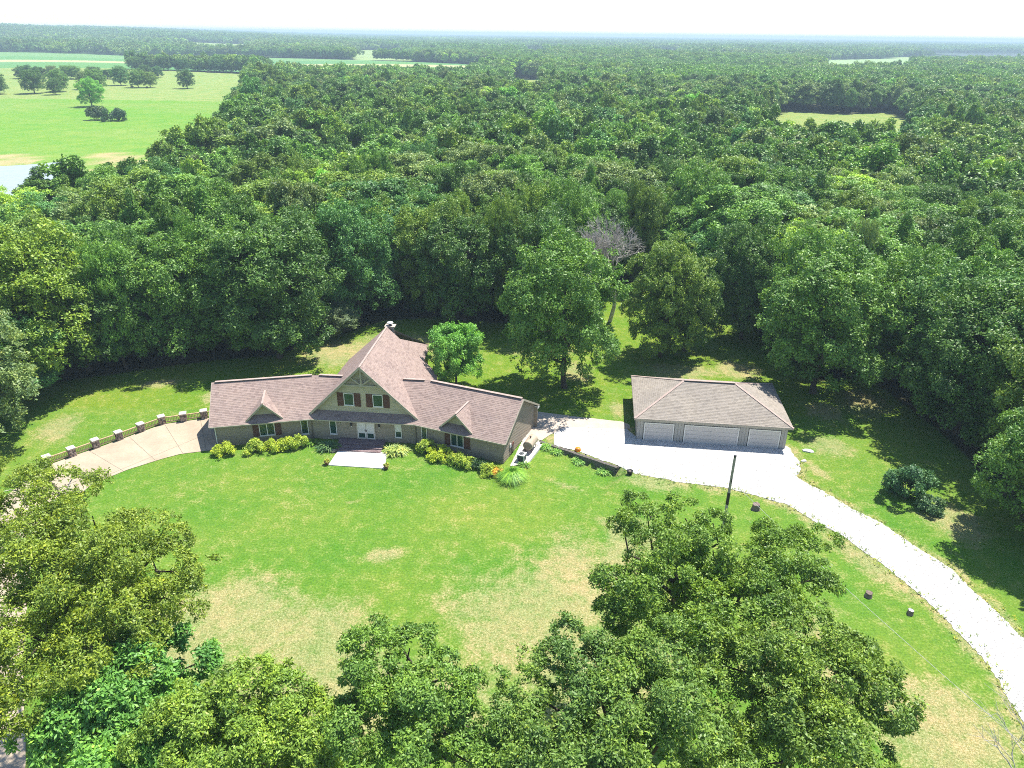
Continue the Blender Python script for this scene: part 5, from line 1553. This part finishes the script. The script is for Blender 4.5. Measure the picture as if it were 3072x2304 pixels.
# far-tree meshes for the mass
TCOL = bpy.data.collections.new('tree_templates')
def crown_only(name, lobes, n_leaf, ll, lw, seed, sub=8, trunk=None):
    rng = np.random.default_rng(seed)
    v, q = foliage(rng, lobes, n_leaf, ll, lw, sub=sub, per=5, inner=0.05)
    me = quads_mesh(name, v, q); me.materials.append(M['leaf_far'])
    o = bpy.data.objects.new(name, me); TCOL.objects.link(o)
    return o
tid = 0
for k in range(6):      # 0-5 single trees, middle distance
    rng = np.random.default_rng(400 + k)
    crown_only('mass_%02d' % tid, lobes_round(rng, 17.0, 4.8, 0.2, 11), 12000, 0.62, 0.36, 400 + k); tid += 1
for k in range(5):      # 6-10 single trees, far
    rng = np.random.default_rng(430 + k)
    crown_only('mass_%02d' % tid, lobes_round(rng, 16.0, 5.6, 0.15, 9), 3600, 1.15, 0.72, 430 + k); tid += 1
for k in range(4):      # 11-14 groves of 34 m
    rng = np.random.default_rng(450 + k); lob = []
    for j in range(17):
        x, y = rng.uniform(-19, 19, 2); h = rng.uniform(11, 17); r = rng.uniform(3.5, 6)
        lob.append((x, y, h * 0.6, r, r, h * 0.42))
    crown_only('mass_%02d' % tid, lob, 6500, 1.8, 1.2, 450 + k, sub=7); tid += 1
for k in range(4):      # 15-18 groves of 85 m
    rng = np.random.default_rng(470 + k); lob = []
    for j in range(40):
        x, y = rng.uniform(-46, 46, 2); h = rng.uniform(10, 18); r = rng.uniform(5, 9)
        lob.append((x, y, h * 0.58, r, r, h * 0.44))
    crown_only('mass_%02d' % tid, lob, 5500, 3.8, 2.7, 470 + k, sub=6); tid += 1

px, py, ps, pt, pi = [], [], [], [], []
def add_mass(x, y, sx, sz, tint, idx):
    px.append(x); py.append(y); ps.append((sx, sx, sz)); pt.append(tint); pi.append(idx)
for i in range(len(X)):
    if i in single: continue
    col = np.array(TONES[ti[i]]) * (0.8 + 0.55 * rw_.random())
    add_mass(X[i], Y[i], rad[i] / 4.8 * 1.12, hgt[i] / 17.0, col, int(rw_.integers(0, 6)))
def tone_of(v):
    return np.array(MID if v < 0.5 else DARK if v < 0.66 else OLIVE if v < 0.78 else GREY if v < 0.88 else LIM)
for lo, hi, step, i0, i1, k in ((560, 1500, 8.8, 6, 11, 1.0), (1500, 3400, 31.0, 11, 15, 1.0), (3400, 11500, 84.0, 15, 19, 1.0)):
    x_, y_ = scatter(lo, hi, step, 0.22, rw_)
    tv = vnoise(x_, y_, 90.0 if lo < 1500 else 400.0, 63) * 0.5 + rw_.random(len(x_)) * 0.5
    if lo == 560:
        # thin the hedge line between pasture and crop
        pass
    for a, b, c_ in zip(x_, y_, tv):
        add_mass(a, b, k * (0.85 + 0.35 * rw_.random()), 0.8 + 0.3 * rw_.random(), tone_of(c_) * (0.95 + 0.5 * rw_.random()), int(rw_.integers(i0, i1)))

px, py = np.array(px), np.array(py)
pz = height(px, py)
n = len(px)
fme = bpy.data.meshes.new('forest')
fme.vertices.add(n)
fme.vertices.foreach_set('co', np.stack([px, py, pz - 0.2], 1).astype(np.float32).ravel())
a = fme.attributes.new('tint', 'FLOAT_COLOR', 'POINT'); a.data.foreach_set('color', np.concatenate([np.array(pt), np.ones((n, 1))], 1).astype(np.float32).ravel())
a = fme.attributes.new('size', 'FLOAT_VECTOR', 'POINT'); a.data.foreach_set('vector', np.array(ps, np.float32).ravel())
a = fme.attributes.new('turn', 'FLOAT_VECTOR', 'POINT'); a.data.foreach_set('vector', np.stack([np.zeros(n), np.zeros(n), rw_.random(n) * 6.283], 1).astype(np.float32).ravel())
a = fme.attributes.new('kind_index', 'INT', 'POINT'); a.data.foreach_set('value', np.array(pi, np.int32))
fme.update()
forest = mesh_obj('forest', fme)
tag(forest, 'dense green woodland canopy stretching back to the hazy horizon', 'forest', kind='stuff')
ng = bpy.data.node_groups.new('forest_scatter', 'GeometryNodeTree')
ng.interface.new_socket('Geometry', in_out='INPUT', socket_type='NodeSocketGeometry')
ng.interface.new_socket('Geometry', in_out='OUTPUT', socket_type='NodeSocketGeometry')
gi = ng.nodes.new('NodeGroupInput'); go = ng.nodes.new('NodeGroupOutput')
iop = ng.nodes.new('GeometryNodeInstanceOnPoints')
ci = ng.nodes.new('GeometryNodeCollectionInfo'); ci.inputs['Collection'].default_value = TCOL
ci.inputs['Separate Children'].default_value = True; ci.inputs['Reset Children'].default_value = True
def named(nm, dt):
    x = ng.nodes.new('GeometryNodeInputNamedAttribute'); x.data_type = dt; x.inputs['Name'].default_value = nm
    return x.outputs['Attribute']
ng.links.new(gi.outputs[0], iop.inputs['Points'])
ng.links.new(ci.outputs[0], iop.inputs['Instance'])
iop.inputs['Pick Instance'].default_value = True
ng.links.new(named('kind_index', 'INT'), iop.inputs['Instance Index'])
ng.links.new(named('turn', 'FLOAT_VECTOR'), iop.inputs['Rotation'])
ng.links.new(named('size', 'FLOAT_VECTOR'), iop.inputs['Scale'])
ng.links.new(iop.outputs[0], go.inputs[0])
mod = forest.modifiers.new('scatter', 'NODES'); mod.node_group = ng

# ------------------------------------------------------------------ trees of the pasture and its hedge line
FT = [(-239.1, 440.4, 15.0, 8.5, BRIGHT, 'bright green spreading tree in the pasture behind the two round bushes'),
 (-276.6, 578.7, 12.6, 6.0, MID, 'left tree of the touching pair in the pasture'), (-269.5, 582.0, 11.5, 5.8, OLIVE, 'right tree of the touching pair in the pasture'),
 (-241.4, 580.0, 13.0, 6.2, DARK, 'lone upright tree in the middle of the pasture'),
 (-297.3, 595.4, 13.5, 6.5, BLUE, 'blue-green pasture tree left of the touching pair'),
 (-291.3, 547.8, 14.5, 8.5, MID, 'wide pasture tree behind the spreading one'), (-302.0, 556.0, 12.5, 7.5, GREY, 'grey-green pasture tree left behind the wide one'),
 (-299.8, 512.7, 10.0, 6.2, DARK, 'smaller round pasture tree left of the spreading one'),
 (-318.0, 520.0, 15.5, 8.5, DARK, 'tall dark tree at the left of the pasture'), (-310.5, 535.0, 14.0, 8.0, MID, 'leafy mid-green tree behind the tall dark pasture tree'),
 (-336.0, 512.0, 12.5, 8.0, DARK, 'dark tree at the far left pasture edge'), (-343.0, 520.0, 12.0, 8.5, GREY, 'pale tree at the far left pasture edge')]
for k, (x, y, h, r, c, lab) in enumerate(FT):
    put_tree(EDGE[k % 3], x, y, h, min(r, h * 0.46), tuple(np.array(c) * 1.15), lab, group='trees standing in the pasture', name='pasture_tree', ref=ER)
for x, y, h, r, c, lab, sd_ in ((-202.0, 375.6, 7.2, 4.4, (0.05, 0.085, 0.035), 'left of two dark round bushes in the pasture', 61), (-192.2, 372.6, 6.3, 4.8, (0.042, 0.088, 0.04), 'right of two dark round bushes in the pasture', 62)):
    shrub('bush', x, y, [(0, 0, r * 0.8, h), (r * 0.3, 0.5, r * 0.6, h * 0.85), (-r * 0.35, -0.3, r * 0.6, h * 0.8)], c, 6000, 0.6, 0.35, lab, cat='bush', group='bushes in the pasture', seed=sd_, mat='leaf')
rh = np.random.default_rng(31)
hedge = []
for x in np.arange(-392, -252, 8.0):
    hedge.append((x + rh.normal() * 2, 815 + 0.02 * (x + 400) + rh.normal() * 6, 'behind the pasture'))
for x in np.arange(-470, -300, 10.0):
    hedge.append((x + rh.normal() * 2.5, 650 + (x + 400) * 0.25 + rh.normal() * 10, 'at the left pasture end'))
for x, y, wh in hedge:
    put_tree(EDGE[int(rh.integers(0, 3))], x, y, (11 if wh.startswith('behind') else 7.5) + 3.5 * rh.random(), 4.6 + 1.8 * rh.random(), tuple(np.array((MID, DARK, GREY, BLUE)[int(rh.integers(0, 4))]) * (0.9 + 0.3 * rh.random())),
             'tree in the hedge line %s' % wh, group='hedge line trees %s' % wh, name='hedge_tree', ref=ER)

# ------------------------------------------------------------------ haze
hz = MB().box((0, 6600, 27.0), (26400, 14200, 60.0)).mesh('haze')
hm, nt, out = new_mat('haze_air')
pv = nt.nodes.new('ShaderNodeVolumePrincipled')
pv.inputs['Color'].default_value = (0.66, 0.86, 1.0, 1.0)
pv.inputs['Density'].default_value = 0.00025
pv.inputs['Anisotropy'].default_value = 0.0
nt.links.new(pv.outputs[0], out.inputs['Volume'])
haze = mesh_obj('haze', hz, hm)
tag(haze, 'pale blue summer haze over the far woods', 'haze', kind='stuff')
